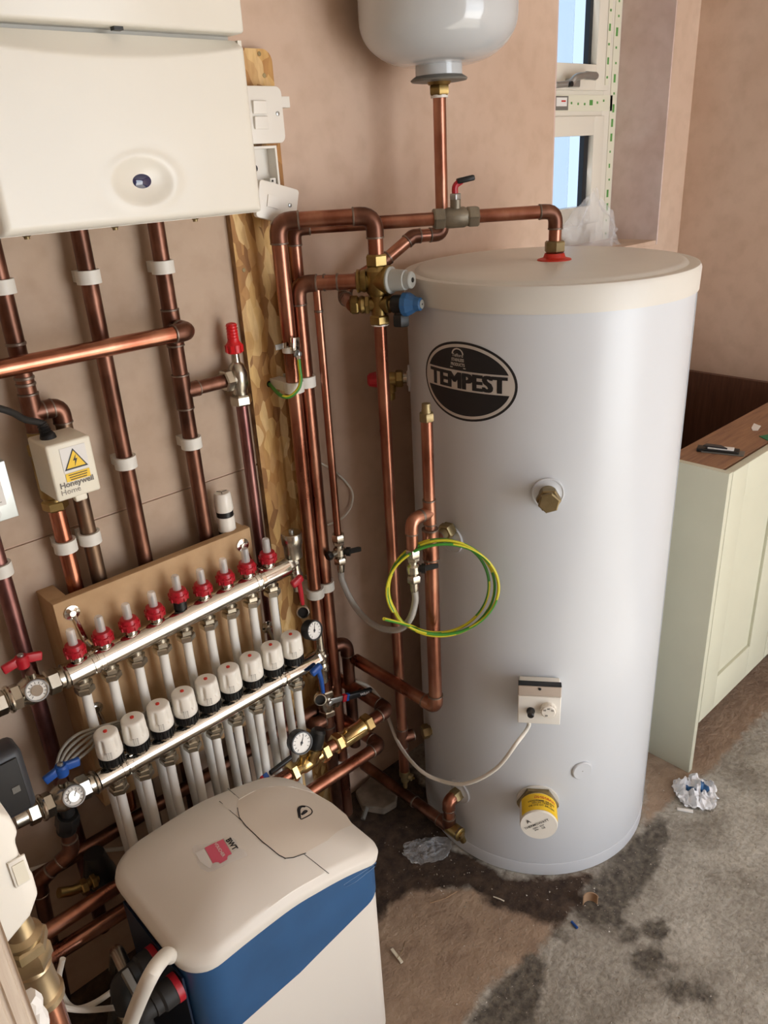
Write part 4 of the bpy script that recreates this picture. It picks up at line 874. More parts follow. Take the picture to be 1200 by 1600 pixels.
# valve 2 and branch
xv2 = U(643, 820, y=ey_).x; zv2 = U(644, 862, y=ey_).z
pipe('short copper elbow leading left from the stub down to the right filling valve', [(ex_-.012, ey_, ztee2), (xv2, ey_, ztee2), (xv2, ey_, zv2)], .0112, 'copper', R=.018)
def fill_valve(x, y, z, side, label, ports):
    t = thing('filling_valve', label, 'valve', (x, y, z-.075)); b = MB(); b.hexn((x, y, z-.008), (x, y, z+.010), .0145); b.hexn((x, y, z-.016), (x, y, z-.007), .0125, .3); b.lathe((x, y, z-.052), (0, 0, 1), [(0, .009), (.008, .009), (.012, .013), (.026, .013), (.03, .009), (.037, .009)], 18); b.hexn((x, y, z-.062), (x, y, z-.046), .014)
    if ports: b.cyl((x-.024, y, z-.032), (x, y, z-.032), .007)
    b.lathe((x, y, z-.082), (0, 0, 1), [(0, .0075), (.006, .0085), (.022, .0085)], 16); b.build('valve_body', M['nickel'], t)
    hd_ = V(side).normalized(); c = V((x, y, z-.032)); b = MB(); b.cyl(c, c+hd_*.016, .007); b.cyl(c+hd_*.016, c+hd_*.024, .010); up_ = V((0, 0, 1)); sd_ = hd_.cross(up_); b.box(c+hd_*.024+sd_*.0+up_*.001, (.044, .009, .012), Matrix((V((.75, -.6, .15)).normalized(), hd_, up_)).transposed(), bev=.003); b.build('lever', M['black'], t)
    if ports: b = MB(); b.hexn((x-.034, y, z-.032), (x-.022, y, z-.032), .010); b.build('test_point_cap', M['black'], t)
    return t
fill_valve(xC, yc, zCb-.004, (.6, -.8, 0), 'left filling loop valve with a black lever at the foot of the slim pipe', True)
fill_valve(xv2, ey_, zv2-.004, (.6, -.8, 0), 'right filling loop valve with a black lever inside the earth wire coil', False)
a_ = V((xC, yc, zCb-.08)); b_ = V((xv2, ey_, zv2-.08))
cb = MB(); cb.tube(smooth_path([a_, a_+V((0, -.002, -.03)), U(555, 948, y=1.16), U(585, 977, y=1.08), U(620, 984, y=1.0), U(640, 968, y=.96), b_+V((.001, 0, -.03)), b_], 8), .0068, 14)
o = cb.build('filling_hose', M['hose']); tag(o, 'clear braided hose looping between the two filling valves', 'hose')
cb = MB(); cb.tube(smooth_path([a_, a_+V((0, -.002, -.03)), U(555, 948, y=1.16), U(585, 977, y=1.08), U(620, 984, y=1.0), U(640, 968, y=.96), b_+V((.001, 0, -.03)), b_], 8), .0045, 10)
cb.build('hose_core', M['braid'], o)
# earth wire coil
cx_ = U(686, 921, y=ey_-.035); uu = V((.735, -.678, 0)); vvv = V((0, 0, 1))
def coil_pts(rx, rz, ph, n=40, turns=1.0, off=0, tilt=0, dc=V((0, 0, 0))):
    return [cx_+dc+uu*(rx*math.cos(ph+2*PI*turns*i/n))+vvv*(rz*math.sin(ph+2*PI*turns*i/n))+uu.cross(vvv)*(off+tilt*math.cos(ph+2*PI*turns*i/n)) for i in range(n+1)]
t = thing('earth_wire_coil', 'coil of green and yellow earth wire hung over the riser pipe', 'wire', cx_-V((0, 0, .11)))
pts = []
for k_, (rx, rz, of, dc) in enumerate(((.098, .104, -.008, (0, 0, 0)), (.103, .106, 0, (.004, -.003, -.001)), (.108, .100, .007, (.005, -.004, .001)))):
    pts += coil_pts(rx, rz, math.radians(215)+0*k_, 36, 1.0, of, 0, V(dc))[:-1]
pts = [U(600, 967, y=ey_-.08)]+pts[2:]
def stripe_tube(pts, r, name_a, name_b, par):
    pts = smooth_path(pts, 3); b = MB(); b.tube(pts, r, 10, cap=True); o_ = b.build(name_a, [M['earth_green'], M['earth_yellow']], par, smooth=60)
    n_ = 10
    for p in o_.data.polygons:
        k_ = p.index % n_; seg = p.index//n_
        if k_ in (((seg//14)*3) % n_, (1+(seg//14)*3) % n_, (2+(seg//14)*3) % n_, (3+(seg//14)*3) % n_, (4+(seg//14)*3) % n_): p.material_index = 1
    return o_
stripe_tube(pts, .0030, 'wire', 'stripe', t)
b = MB(); q = cx_+vvv*.104+uu*.012; b.build if False else None
# earth clamp
zc_ = ZA(xA, YA, 545); t = thing('earth_clamp', 'shiny earthing clamp with a wire tail on the thick pipe by the board strip', 'clamp', (xA, YA, zc_-.02))
b = MB(); b.lathe((xA, YA, zc_-.006), (0, 0, 1), [(0, .0142), (0, .0155), (.012, .0155), (.012, .0142)], 20); b.build('strap', M['clip_white'], t)
q = U(461, 537, y=YA-.022); b = MB(); b.box(q, (.016, .010, .024), Matrix.Rotation(.1, 3, 'Y'), bev=.001); b.box(q+V((-.022, .012, -.002)), (.03, .002, .01)); b.build('plate', M['chrome'], t)
q2 = U(466, 553, y=YA-.026); b = MB(); b.lathe(q2+V((0, .006, 0)), (.2, -1, 0), [(0, .008), (.003, .008), (.003, .005), (.010, .005), (.011, .003)], 14); b.build('screw', M['steel'], t)
wp = [q2+V((0, 0, -.006)), U(468, 575, y=YA-.03), U(470, 592, y=YA-.03), U(466, 608, y=YA-.03), U(452, 620, y=YA-.02), U(437, 617, y=YA), U(421, 600, y=YO-.001)]
w_ = stripe_tube(wp, .0036, 'wire_tail', '', t)
b = MB(); b.tube([q2+V((0, 0, -.004)), U(468, 562, y=YA-.03)], .0045, 10); b.build('lug', M['chrome'], t)

# ================================================================== MIXING VALVE
C = V((MX, MY, zM1)); L_ = V((MX, MY, zM2))
t = thing('mixing_valve', 'brass cylinder inlet valve with a round grey cap and a blue relief cap', 'valve', (MX, MY, zMb))
b = MB(); b.hexn((MX, MY, zA-.014), (MX, MY, zA+.008), .021); b.lathe((MX, MY, zMb), (0, 0, 1), [(0, .016), (zM2-zMb-.014, .015), (zM2-zMb+.015, .015), (zM1-zMb-.028, .0165), (zM1-zMb-.02, .022), (zM1-zMb+.018, .0225), (zA-zMb-.012, .016)], 24)
b.hexn((MX, MY, zMb-.004), (MX, MY, zMb+.014), .0205)
b.lathe(C, kd, [(0, .022), (.018, .024), (.022, .0265), (.027, .0265), (.028, .02)], 28)
b.lathe(C, pB, [(0, .016), (.02, .016), (.021, .0205), (.026, .021), (.032, .0185), (.033, .021), (.038, .021), (.04, .016)], 24)
b.lathe(L_, pB, [(0, .013), (.018, .013)], 20); b.hexn(L_+pB*.017, L_+pB*.026, .018); b.lathe(L_+pB*.026, pB, [(0, .015), (.006, .017), (.012, .014)], 20); b.hexn(L_+pB*.038, L_+pB*.054, .0185, .3)
b.lathe(L_, kd, [(0, .013), (.016, .013), (.017, .0165), (.024, .0165), (.026, .012), (.034, .012)], 24)
b.build('valve_body', M['brass'], t)
b = MB(); b.lathe(C+kd*.027, kd, [(0, .0245), (.003, .0245), (.005, .020), (.032, .0180), (.033, .0155), (.044, .0152), (.046, .0135), (.046, .005)], 28)
for i in range(12):
    a = 2*PI*i/12; _, u_, w2 = frame(kd); q = C+kd*.045+(u_*math.cos(a)+w2*math.sin(a))*.0195
b.build('cartridge_cap', M['knob_grey'], t)
b = MB(); b.lathe(C+kd*.0725, kd, [(0, .0045), (.0015, .0045)], 12); b.build('cap_screw', M['black'], t)
b = MB(); b.lathe(L_+kd*.032, kd, [(0, .0165), (.014, .0175), (.022, .0175), (.024, .014)], 24); b.cyl(L_+kd*.046, L_+kd*.046+V((0, 0, -.022)), .011); b.hexn(L_+kd*.046+V((0, 0, -.018)), L_+kd*.046+V((0, 0, -.040)), .0165); b.build('relief_body', M['black'], t)
b = MB(); b.lathe(L_+kd*.052, kd, [(0, .019), (.003, .0225), (.012, .0215), (.026, .0135), (.036, .012), (.038, .009), (.0382, 0)], 10); b.build('relief_cap', M['blue_dull'], t, smooth=20)
b = MB(); b.lathe(L_+kd*.0902, kd, [(0, .008), (.0008, .008)], 16); b.build('cap_disc', M['knob_grey'], t); b = MB(); b.lathe(L_+kd*.091, kd, [(0, .0018), (.0006, .0018)], 8); b.build('disc_mark', M['ink'], t)
# D pipe
zDt = ZA(MX, MY, 1152); zDb = ZA(MX, MY, 1205)
toT = (V((TCX, TCY, 0))-V((MX, MY, 0))).normalized()
b = MB()
pipe('copper pipe dropping from the mixing valve past the left side of the cylinder', [(MX, MY, zMb-.002), (MX, MY, zDb)], .0125, 'copper', fit='copper_old', tees=[((MX, MY, zDt), (0, 0, 1), toT, .0125)])
b = MB(); b.cyl((MX, MY, zMb-.006), (MX, MY, zMb-.001), .0165); o = b.build('thread_tape', M['white_plastic']); tag(o, 'white sealing tape showing under the lower nut of the mixing valve', 'tape')
t = thing('drain_cock', 'small brass drain cock at the bottom of the pipe left of the cylinder', 'valve', (MX, MY, zDb-.03)); b = MB(); b.lathe((MX, MY, zDb-.03), (0, 0, 1), [(0, .010), (.012, .010), (.018, .0135), (.034, .0135)], 16); b.lathe((MX+.004, MY-.012, zDb-.012), (.35, -.9, -.1), [(0, .009), (.008, .009), (.009, .005)], 14); b.lathe((MX, MY, zDb-.052), (0, 0, 1), [(0, .005), (.022, .0065)], 12); b.build('valve_body', M['brass_dull'], t); b = MB(); b.box((MX+.008, MY-.022, zDb-.013), (.004, .006, .004)); b.build('spindle', M['brass'], t)
a_ = V((MX, MY, zDt)); dd = math.hypot(MX-TCX, MY-TCY)-TR; b = MB(); b.hexn(a_+toT*(dd-.022), a_+toT*(dd-.004), .018); b.cyl(a_+toT*(dd-.01), a_+toT*(dd+.004), .012); t = b.build('tank_inlet_nut', M['brass_dull']); tag(t, 'brass nut joining the dropping pipe to the back left of the cylinder', 'fitting')
# temperature and pressure relief valve
tht_ = math.radians(135); q0 = U(641, 591, x=TP(tht_, 1, TR).x); zT = q0.z; n = V((math.cos(tht_), math.sin(tht_), 0)); c = TP(tht_, zT)
collar(tht_, zT, .028, TANK)
t = thing('relief_valve', 'brass red-capped safety valve on the left of the cylinder, behind a pipe', 'valve', c+n*.04-V((0, 0, .03)))
b = MB(); b.cyl(c+n*.004, c+n*.016, .0105); b.build('thread', M['nickel'], t)
b = MB(); b.hexn(c+n*.014, c+n*.030, .0185); b.lathe(c+n*.028, n, [(0, .013), (.006, .015), (.032, .015), (.036, .012)], 20); b.lathe(c+n*.042+V((0, 0, -.045)), (0, 0, 1), [(0, .008), (.003, .010), (.016, .010), (.018, .0125), (.03, .0125), (.045, .012)], 18); b.build('valve_body', M['brass'], t)
b = MB(); b.lathe(c+n*.063, n, [(0, .016), (.004, .0175), (.022, .014), (.026, .010), (.0265, 0)], 16); b.build('cap', M['red'], t, smooth=20)
# low pipe to the lower port
ZL = .10; e0 = U(700, 1290, z=ZL); xl = e0.x; yE = e0.y
c3 = TP(th3, z3); n3 = V((math.cos(th3), math.sin(th3), 0)); 
xq, yq = xl, U(690, 1262, x=xl).y
zl2 = z3-.004
pipe('low dark copper pipe running from the wall along the floor to the cylinder', [(xl, 1.27, ZL), (xl, yE+.012, ZL)], .0142, 'copper_old', tees=[((xl, c3.y, ZL), (0, 1, 0), (0, 0, 1), .0142)], joints=[((xl, 1.08, ZL), (0, 1, 0))])
pipe('small copper swan neck from the low pipe up into the lower tank port', [(xl, c3.y, ZL+.012), (xl, c3.y, zl2), (c3.x-.012, c3.y, zl2)], .0135, 'copper', R=.03)
b = MB(); b.hexn((c3.x-.026, c3.y, zl2), (c3.x-.002, c3.y, zl2), .018); t = b.build('tank_outlet_nut', M['brass_dull']); tag(t, 'dull brass nut on the lower left tank port beside the swan neck', 'fitting')
t = thing('drain_cock', 'brass drain cock at the open end of the low floor pipe by the cylinder', 'valve', (xl, yE, ZL-.03)); b = MB(); b.lathe((xl, yE+.02, ZL), (0, -1, 0), [(0, .0155), (.022, .0155), (.024, .0165), (.06, .0165), (.062, .012)], 18); b.lathe((xl+.004, yE-.030, ZL-.004), (.3, -.3, -1), [(0, .010), (.010, .009), (.022, .008), (.03, .007), (.031, .003)], 14); b.build('valve_body', M['brass'], t); b = MB(); b.lathe((xl, yE-.042, ZL), (0, -1, 0), [(0, .009), (.003, .009), (.004, .004)], 14); b.build('spindle', M['brass_bright'], t)
# thin white wire loop on the wall
cb = MB(); cb.tube(smooth_path([U(498, 722, y=YW-.004), U(525, 738, y=YW-.01), U(549, 765, y=YW-.012), U(549, 790, y=YW-.012), U(534, 810, y=YW-.010), U(512, 820, y=YW-.004)], 8), .0024, 8)
o = cb.build('thin_wire', M['cable_white']); tag(o, 'thin white wire looping out of the wall behind the slim pipe', 'cable')

# ================================================================== MANIFOLD BOARD
YBd = 1.222; bl = U(84, 952, y=YBd); brt = U(392, 835, y=YBd); zbt = U(380, 828, y=YBd).z; BX0, BX1 = bl.x, brt.x
t = thing('mounting_board', 'brown fibreboard box panel carrying the underfloor heating manifold', 'board', ((BX0+BX1)/2, YBd+.01, .47))
b = MB(); b.box(((BX0+BX1)/2, YBd+.009, (zbt+.47)/2), (BX1-BX0, .018, zbt-.47), bev=.001); b.build('front_panel', M['mdf'], t)
b = MB(); b.box((BX0+.015, (YBd+.018+PB)/2, (zbt+.47)/2-.0005), (.030, PB-YBd-.018, zbt-.471), bev=.001); b.build('spacer_block', M['mdf'], t)
b = MB(); b.box((BX1-.012, (YBd+.018+PB)/2, (zbt+.47)/2-.0005), (.018, PB-YBd-.018, zbt-.471), bev=.001); b.build('spacer_block', M['mdf'], t)
# pipe pair cap thing on the board
q = U(351, 800, y=1.252); zc1 = ZA(q.x, 1.252, 768); zc0 = ZA(q.x, 1.252, 834)
t = thing('manual_valve_cap', 'stacked white valve caps with black rings behind the top of the fibreboard', 'valve cap', (q.x, 1.252, zbt-.03))
h_ = zc1-zc0
b = MB(); b.lathe((q.x, 1.252, zc0+h_*.56), (0, 0, 1), [(0, .0165), (.003, .018), (h_*.38, .0165), (h_*.42, .014), (h_*.43, 0)], 24); up1 = b.build('cap', M['cap_white'], t)
b = MB()
for a in (0, PI/3*2, PI/3*4): b.box((q.x+.006*math.cos(a), 1.252+.006*math.sin(a), zc1-.0005), (.010, .0015, .0012), Matrix.Rotation(a, 3, 'Z'))
b.build('cap_mark', M['ink_grey'], up1)
b = MB(); b.lathe((q.x, 1.252, zc0+h_*.44), (0, 0, 1), [(0, .0165), (h_*.13, .0165)], 24); b.build('ring', M['black'], t)
b = MB(); b.lathe((q.x, 1.252, zc0+h_*.08), (0, 0, 1), [(0, .015), (.003, .0175), (h_*.36, .0175)], 24); b.build('cap', M['cap_white'], t)
b = MB(); b.lathe((q.x, 1.252, zbt-.03), (0, 0, 1), [(0, .012), (zc0-zbt+.02, .017), (zc0-zbt+.036, .017)], 24); b.build('ring', M['black'], t)

# ================================================================== FLOW MANIFOLD (top) and RETURN MANIFOLD (bottom)
YT, YBt = 1.188, 1.138
def rail(name, label, y, pa, pb, r, collars):
    A = U(*pa, y=y); B = U(*pb, y=y); d = (B-A).normalized(); t = thing(name, label, 'manifold', (A+B)/2-V((0, 0, .02)))
    b = MB(); b.lathe(A, d, [(0, r*.8), (.002, r), ((B-A).length-.002, r), ((B-A).length, r*.8)], 32)
    b.build('rail', M['chrome'], t)
    for cpx in collars:
        f = (cpx-pa[0])/(pb[0]-pa[0]); C = U(cpx, pa[1]+(pb[1]-pa[1])*f, y=y); b = MB(); b.lathe(C-d*.010, d, [(0, r), (.001, r*1.05), (.008, r*1.07), (.009, r*1.0), (.011, r*1.0), (.012, r*1.07), (.02, r*1.05), (.021, r)], 32); b.build('coupling', M['chrome'], t)
    return t, A, B, d
FT, FA, FB, FD = rail('flow_manifold', 'upper chrome manifold rail with red flow meters on top', YT, (103, 1056), (448, 884), .0205, (150, 402))
RT, RA, RB, RD = rail('return_manifold', 'lower chrome manifold rail with white actuator caps on top', YBt, (152, 1221), (494, 1029), .018, (196, 440))
fx0, fx1 = U(113, 1000, y=YT).x, U(418, 868, y=YT).x
ax0, ax1 = U(166, 1150, y=YBt).x, U(455, 1000, y=YBt).x
def on(A, B, x): f = (x-A.x)/(B.x-A.x); return A+(B-A)*f
for i in range(9):
    x = fx0+(fx1-fx0)*i/8; P = on(FA, FB, x); up = .010 if i == 4 else 0
    b = MB(); b.lathe(P+V((0, 0, .0)), (0, 0, 1), [(0, .009), (.022, .009), (.022, .012), (.030+up, .012)], 18); bs = b.build('meter_socket', M['chrome' if not up else 'black'], FT)
    m_ = MB(); m_.lathe(P+V((0, 0, .028+up)), (0, 0, 1), [(0, .013), (.002, .0155), (.009, .0165), (.010, .0185), (.0135, .0185), (.0145, .0165), (.022, .0145), (.023, .010)], 24)
    for k in range(8):
        a = 2*PI*k/8+.2; m_.box(P+V((.0165*math.cos(a), .0165*math.sin(a), .037+up)), (.003, .004, .014), Matrix.Rotation(a, 3, 'Z'))
    fm = m_.build('flow_meter', M['red'], FT)
    b = MB(); b.lathe(P+V((0, 0, .050+up)), (0, 0, 1), [(0, .0078), (.026, .0074), (.029, .006), (.030, 0)], 18); b.build('sight_glass', M['clear'], fm)
    b = MB(); b.lathe(P+V((0, 0, .050+up)), (0, 0, 1), [(0, .003), (.018+.004*((i*5) % 3), .003)], 8); b.build('indicator', M['black' if i % 2 else 'dull_grey'], fm)
    n_ = MB(); n_.cyl(P-V((0, 0, .012)), P-V((0, 0, .026)), .0115, n=18); n_.hexn(P-V((0, 0, .024)), P-V((0, 0, .034)), .0155); n_.hexn(P-V((0, 0, .034)), P-V((0, 0, .047)), .0175, .2); n_.build('outlet_nut', M['nickel'], FT)
    x2_ = ax0+(ax1-ax0)*i/8; Q_ = on(RA, RB, x2_)
    b = MB(); b.lathe(Q_+V((0, 0, .010)), (0, 0, 1), [(0, .012), (.016, .012)], 18); b.build('actuator_socket', M['chrome'], RT)
    m_ = MB(); c0 = ZA(x2_, YBt, 1196-.5*(x2_-ax0)*0) if False else Q_.z+.026
    m_.lathe(V((Q_.x, Q_.y, Q_.z+.024)), (0, 0, 1), [(0, .0195), (.0165, .0205)], 32)
    for k in range(20):
        a = 2*PI*k/20; m_.box(V((Q_.x+.0205*math.cos(a), Q_.y+.0205*math.sin(a), Q_.z+.032)), (.0025, .0030, .0145), Matrix.Rotation(a, 3, 'Z'))
    m_.build('knurled_ring', M['black'], RT)
    # cap with three finger recesses
    vs = []; fs = []; nn = 72; prof = [(0, .0200), (.002, .0218), (.006, .0222), (.014, .0221), (.017, .0219), (.024, .0217), (.034, .0213), (.040, .0210), (.0435, .0203), (.0458, .0188), (.0468, .016), (.047, .006), (.047, .0001)]
    for (h0, rr) in prof:
        for k in range(nn):
            a = 2*PI*k/nn; g = 0
            for a0_ in [math.radians(v) for v in (-140, -75, -20, 50, 110, 165)]:
                dd_ = abs((a-a0_+PI) % (2*PI)-PI); 
                if .015 < h0 < .042: g = max(g, max(0, 1-(dd_/.20)**2)*.0042*(1 if h0 < .036 else .5))
            vs.append(V((Q_.x+(rr-g)*math.cos(a), Q_.y+(rr-g)*math.sin(a), Q_.z+.041+h0)))
    for j in range(len(prof)-1):
        for k in range(nn): fs.append((j*nn+k, j*nn+(k+1) % nn, (j+1)*nn+(k+1) % nn, (j+1)*nn+k))
    b = MB(); b.add(vs, fs); ac = b.build('actuator_cap', M['cap_white'], RT, smooth=50)
    b = MB(); b.lathe(V((Q_.x, Q_.y, Q_.z+.0875)), (0, 0, 1), [(0, .0035), (.0025, .0035), (.003, .002)], 12); b.build('indicator_pin', M['seal_red'], ac)
    b = MB()
    for k in range(5):
        a = math.radians(-118)+.0*k; 
        for jj in range(3):
            aa_ = math.radians(-125+jj*9); b.box(V((Q_.x+.0219*math.cos(aa_), Q_.y+.0219*math.sin(aa_), Q_.z+.0465+k*.0028)), (.0008, .0028 if jj != 1 else .0015, .0009), Matrix.Rotation(aa_, 3, 'Z'))
    pm = b.build('printed_marks', M['ink_grey'], ac)
    n_ = MB(); n_.cyl(Q_-V((0, 0, .010)), Q_-V((0, 0, .024)), .0115, n=18); n_.hexn(Q_-V((0, 0, .022)), Q_-V((0, 0, .031)), .0155); n_.hexn(Q_-V((0, 0, .031)), Q_-V((0, 0, .043)), .0175, .2); n_.build('outlet_nut', M['nickel'], RT)
    # plastic pipes
    rp = .0088; GR = 'white pipes under the manifold'
    lab = ['leftmost', 'second from left', 'third from left', 'fourth from left', 'middle', 'fourth from right', 'third from right', 'second from right', 'rightmost'][i]
    jx = .0025*math.sin(i*2.3); t0 = P-V((0, 0, .044))
    cb = MB(); cb.tube(smooth_path([t0, t0-V((0, 0, .09)), V((x+.004+jx, YT-.006, .38)), V((x+.010+jx*2, YT+.004, .2)), V((x+.012, YT+.006, .003))], 5), rp, 14)
    o = cb.build('plastic_pipe', M['pex']); tag(o, lab+' white pipe dropping from the upper red-metered manifold rail', 'pipe', GR)
    t0 = Q_-V((0, 0, .040))
    cb = MB(); cb.tube(smooth_path([t0, t0-V((0, 0, .09)), V((x2_+.002-jx, YBt, .3)), V((x2_+.004, YBt+.002, .003))], 5), rp, 14)
    o = cb.build('plastic_pipe', M['pex']); tag(o, lab+' white pipe dropping from the lower capped manifold rail', 'pipe', GR)
# rail brackets
def bracket(px, py, A, B, yr, par):
    q = U(px, py, y=YBd-.003); P = on(A, B, q.x+.012); b = MB(); b.lathe((q.x, YBd-.0005, q.z), (0, -1, 0), [(0, .0135), (.002, .0135), (.0025, .010), (.004, .006), (.006, .0055)], 20)
    b.tube([q+V((.002, .001, -.006)), V((P.x-.002, YBd-.006, P.z+.03)), V((P.x, yr+.012, P.z+.022))], .0045, 8); b.tube([V((P.x, yr+.018*math.sin(a)*1.1, P.z+.018*math.cos(a)*1.1)) for a in [i*PI/6-.3 for i in range(8)]], .003, 8); return b.build('bracket', M['chrome'], par)
bracket(113, 958, FA, FB, YT, FT); bracket(380, 852, FA, FB, YT, FT); bracket(150, 1108, RA, RB, YBt, RT); bracket(418, 980, RA, RB, YBt, RT)
# left end ball valves
def end_valve(A, d, label, mat, ypl, pxs, gpx, name, hdl):
    P = [U(px, py, y=ypl) for px, py in pxs]; D = (P[-1]-P[0]).normalized(); t = thing('ball_valve', label, 'valve', P[1]-V((0, 0, .03)))
    b = MB(); L = (P[-1]-P[0]).length; O_ = P[0]
    b.lathe(O_, D, [(0, .021), (.004, .022), (.006, .018), (.016, .018), (.018, .0165), (.03, .0165)], 24); b.hexn(O_+D*.012, O_+D*.034, .0215); b.lathe(O_+D*.032, D, [(0, .016), (.006, .019), (.014, .0235), (.032, .0235), (.040, .019), (.046, .017)], 24)
    b.hexn(O_+D*.074, O_+D*.092, .0215, .3); b.lathe(O_+D*.090, D, [(0, .0225), (.003, .0235), (.006, .0225), (.007, .016), (.012, .015)], 24); b.hexn(O_+D*.098, O_+D*.118, .0205); b.lathe(O_+D*.117, D, [(0, .015), (.02, .015)], 20)
    S = O_+D*.052; b.cyl(S, S+V((0, 0, .032)), .008); b.build('valve_body', M['nickel'], t)
    h = MB(); up = V((0, 0, 1)); H0 = S+up*.040; sd = V((0, -1, 0)); e1, e2 = U(*hdl[0], y=ypl-.006), U(*hdl[1], y=ypl-.006); hd = (e2-e1).normalized(); hl_ = (e2-e1).length/2
    Rm_ = Matrix((hd, up.cross(hd).normalized(), hd.cross(up.cross(hd)).normalized())).transposed(); H0 = (e1+e2)/2
    h.lathe(H0-up*.010, up, [(0, .010), (.016, .0115), (.02, .009)], 18)
    for s_ in (-1, 1): h.box(H0+hd*(s_*(hl_*.55+.002)), (hl_*.9, .009, .015), Rm_ @ Matrix.Rotation(s_*.22, 3, 'Y'), bev=.0025)
    h.build('butterfly_handle', M[mat], t); b = MB(); b.lathe(H0+up*.009, up, [(0, .005), (.004, .005), (.005, .003)], 12); b.build('handle_screw', M['steel'], t)
    g = U(*gpx, y=ypl-.034); nn_ = V((-.16, -.86, .34)).normalized(); b = MB(); b.cyl(S, g, .009); b.build('gauge_stem', M['nickel'], t)
    gauge('temperature_gauge', g-nn_*.0+V((0, 0, 0)), nn_, .0185, t, depth=.011, ring='steel', needle=.9)
    return t, P, D
end_valve(FA, FD, 'nickel ball valve with a red butterfly handle at the upper rail', 'red', YT, [(103, 1056), (60, 1078), (-10, 1103)], (58, 1079), 'x', ((5, 1045), (63, 1022)))
end_valve(RA, RD, 'nickel ball valve with a blue butterfly handle at the lower rail', 'blue', YBt, [(150, 1221), (90, 1250), (18, 1285)], (116, 1244), 'x', ((70, 1218), (122, 1188)))
# right end fittings
def drain(P, mat, hp, caps, label):
    t = thing('drain_valve', label, 'valve', P-V((0, 0, .07)))
    b = MB(); b.lathe(P-V((0, 0, .016)), (0, 0, -1), [(0, .011), (.006, .0125), (.012, .0125), (.016, .010), (.05, .009)], 16); b.lathe(P-V((0, 0, .030)), V((.4, -.9, 0)), [(0, .008), (.012, .008), (.013, .006)], 14); b.build('valve_body', M['nickel'], t)
    hp = [V(q) for q in hp]; b = MB(); b.box(hp[0]+V((0, 0, 0)), (.028, .012, .016), Matrix.Rotation(-.35, 3, 'Y'), bev=.004); b.tube([hp[0]+V((.004, 0, 0)), hp[1], hp[2]], [.0055, .005, .004], 10); b.build('handle', M[mat], t)
    c = caps; nn_ = V((-.5, -.75, .2)).normalized(); b = MB(); b.lathe(c, nn_, [(0, .013), (.012, .0135), (.0125, .011), (.006, .0105), (.0055, 0)], 24); cp = b.build('outlet_cap', M['nickel'], t); b = MB(); b.lathe(c+nn_*.006, nn_, [(0, .0104), (.001, .0104)], 20); b.build('cap_bore', M['black'], cp); return t
e = FB; b = MB(); b.hexn(FB-FD*.002, FB+FD*.014, .016); b.cyl(FB+FD*.012, FB+FD*.022, .012); b.build('end_fitting', M['nickel'], FT); PF = FB+FD*.020
t = thing('air_vent', 'nickel automatic air vent bottle standing at the right end of the upper rail', 'air vent', PF)
za = ZA(PF.x, YT, 872); zb_ = ZA(PF.x, YT, 832); b = MB(); b.lathe(PF-V((0, 0, .018)), (0, 0, 1), [(0, .011), (.03, .011), (za-PF.z+.012, .009), (za-PF.z+.022, .009)], 20); b.build('stem', M['nickel'], t)
b = MB(); hh = zb_-za; b.lathe((PF.x, PF.y, za), (0, 0, 1), [(0, .014), (.004, .0185), (hh*.55, .0195), (hh*.6, .0215), (hh*.95, .0215), (hh, .0195), (hh+.001, 0)], 28); b.build('bottle', M['nickel'], t)
b = MB(); b.lathe((PF.x, PF.y, zb_), (0, 0, 1), [(0, .005), (.006, .005), (.007, .003)], 12); b.build('bleed_screw', M['steel'], t)
drain(PF, 'red', [U(464, 908, y=YT-.03), U(470, 925, y=YT-.034), U(473, 944, y=YT-.032)], U(473, 954, y=YT-.012), 'drain valve with a red lever hanging at the right end of the upper rail')
b = MB(); b.hexn(RB-RD*.002, RB+RD*.014, .015); b.cyl(RB+RD*.012, RB+RD*.018, .012); b.build('end_fitting', M['nickel'], RT); PR = RB+RD*.014
t = thing('pressure_gauge', 'black backed round gauge standing at the right end of the lower rail', 'gauge', PR)
gz = U(490, 985, y=YBt); b = MB(); b.lathe(PR-V((0, 0, .014)), (0, 0, 1), [(0, .011), (.028, .011), (.03, .008), (gz.z-PR.z, .007)], 18); b.build('stem', M['nickel'], t)
nn_ = V((.10, -.95, .25)).normalized(); gauge('gauge_case', U(492, 985, y=YBt-.01), nn_, .0215, t, depth=.022, ring='black', needle=1.2)
drain(PR, 'blue', [U(494, 1046, y=YBt-.03), U(502, 1062, y=YBt-.034), U(505, 1082, y=YBt-.032)], U(500, 1090, y=YBt-.018), 'drain valve with a blue lever hanging at the right end of the lower rail')
# lever valve on the first thick pipe
zw = ZA(xA, YA, 1092)
t = thing('lever_valve', 'lever valve with a black handle pointing right on the thick pipe below the manifolds', 'valve', (xA, YA, zw-.04))
b = MB(); b.hexn((xA, YA, zw+.012), (xA, YA, zw+.030), .022); b.lathe((xA, YA, zw-.03), (0, 0, 1), [(0, .017), (.012, .021), (.034, .021), (.044, .017)], 24); b.hexn((xA, YA, zw-.042), (xA, YA, zw-.026), .022); b.cyl((xA, YA, zw), (xA+.008, YA-.034, zw), .009); b.build('valve_body', M['nickel'], t)
w0, w1, w2_ = U(516, 1096, y=YA-.04), U(542, 1089, y=YA-.045), U(576, 1080, y=YA-.05)
hd = (w2_-w1).normalized(); Rw = Matrix((hd, V((0, 0, 1)).cross(hd).normalized()*-1, hd.cross(V((0, 0, 1)).cross(hd)*-1).normalized())).transposed()
b = MB(); b.box((w0+w1)/2, ((w1-w0).length+.004, .004, .014), Rw, bev=.001); b.lathe(w0+V((-.003, -.003, 0)), (0, -1, 0), [(0, .007), (.004, .007), (.005, .004)], 6); b.build('lever_arm', M['steel'], t)
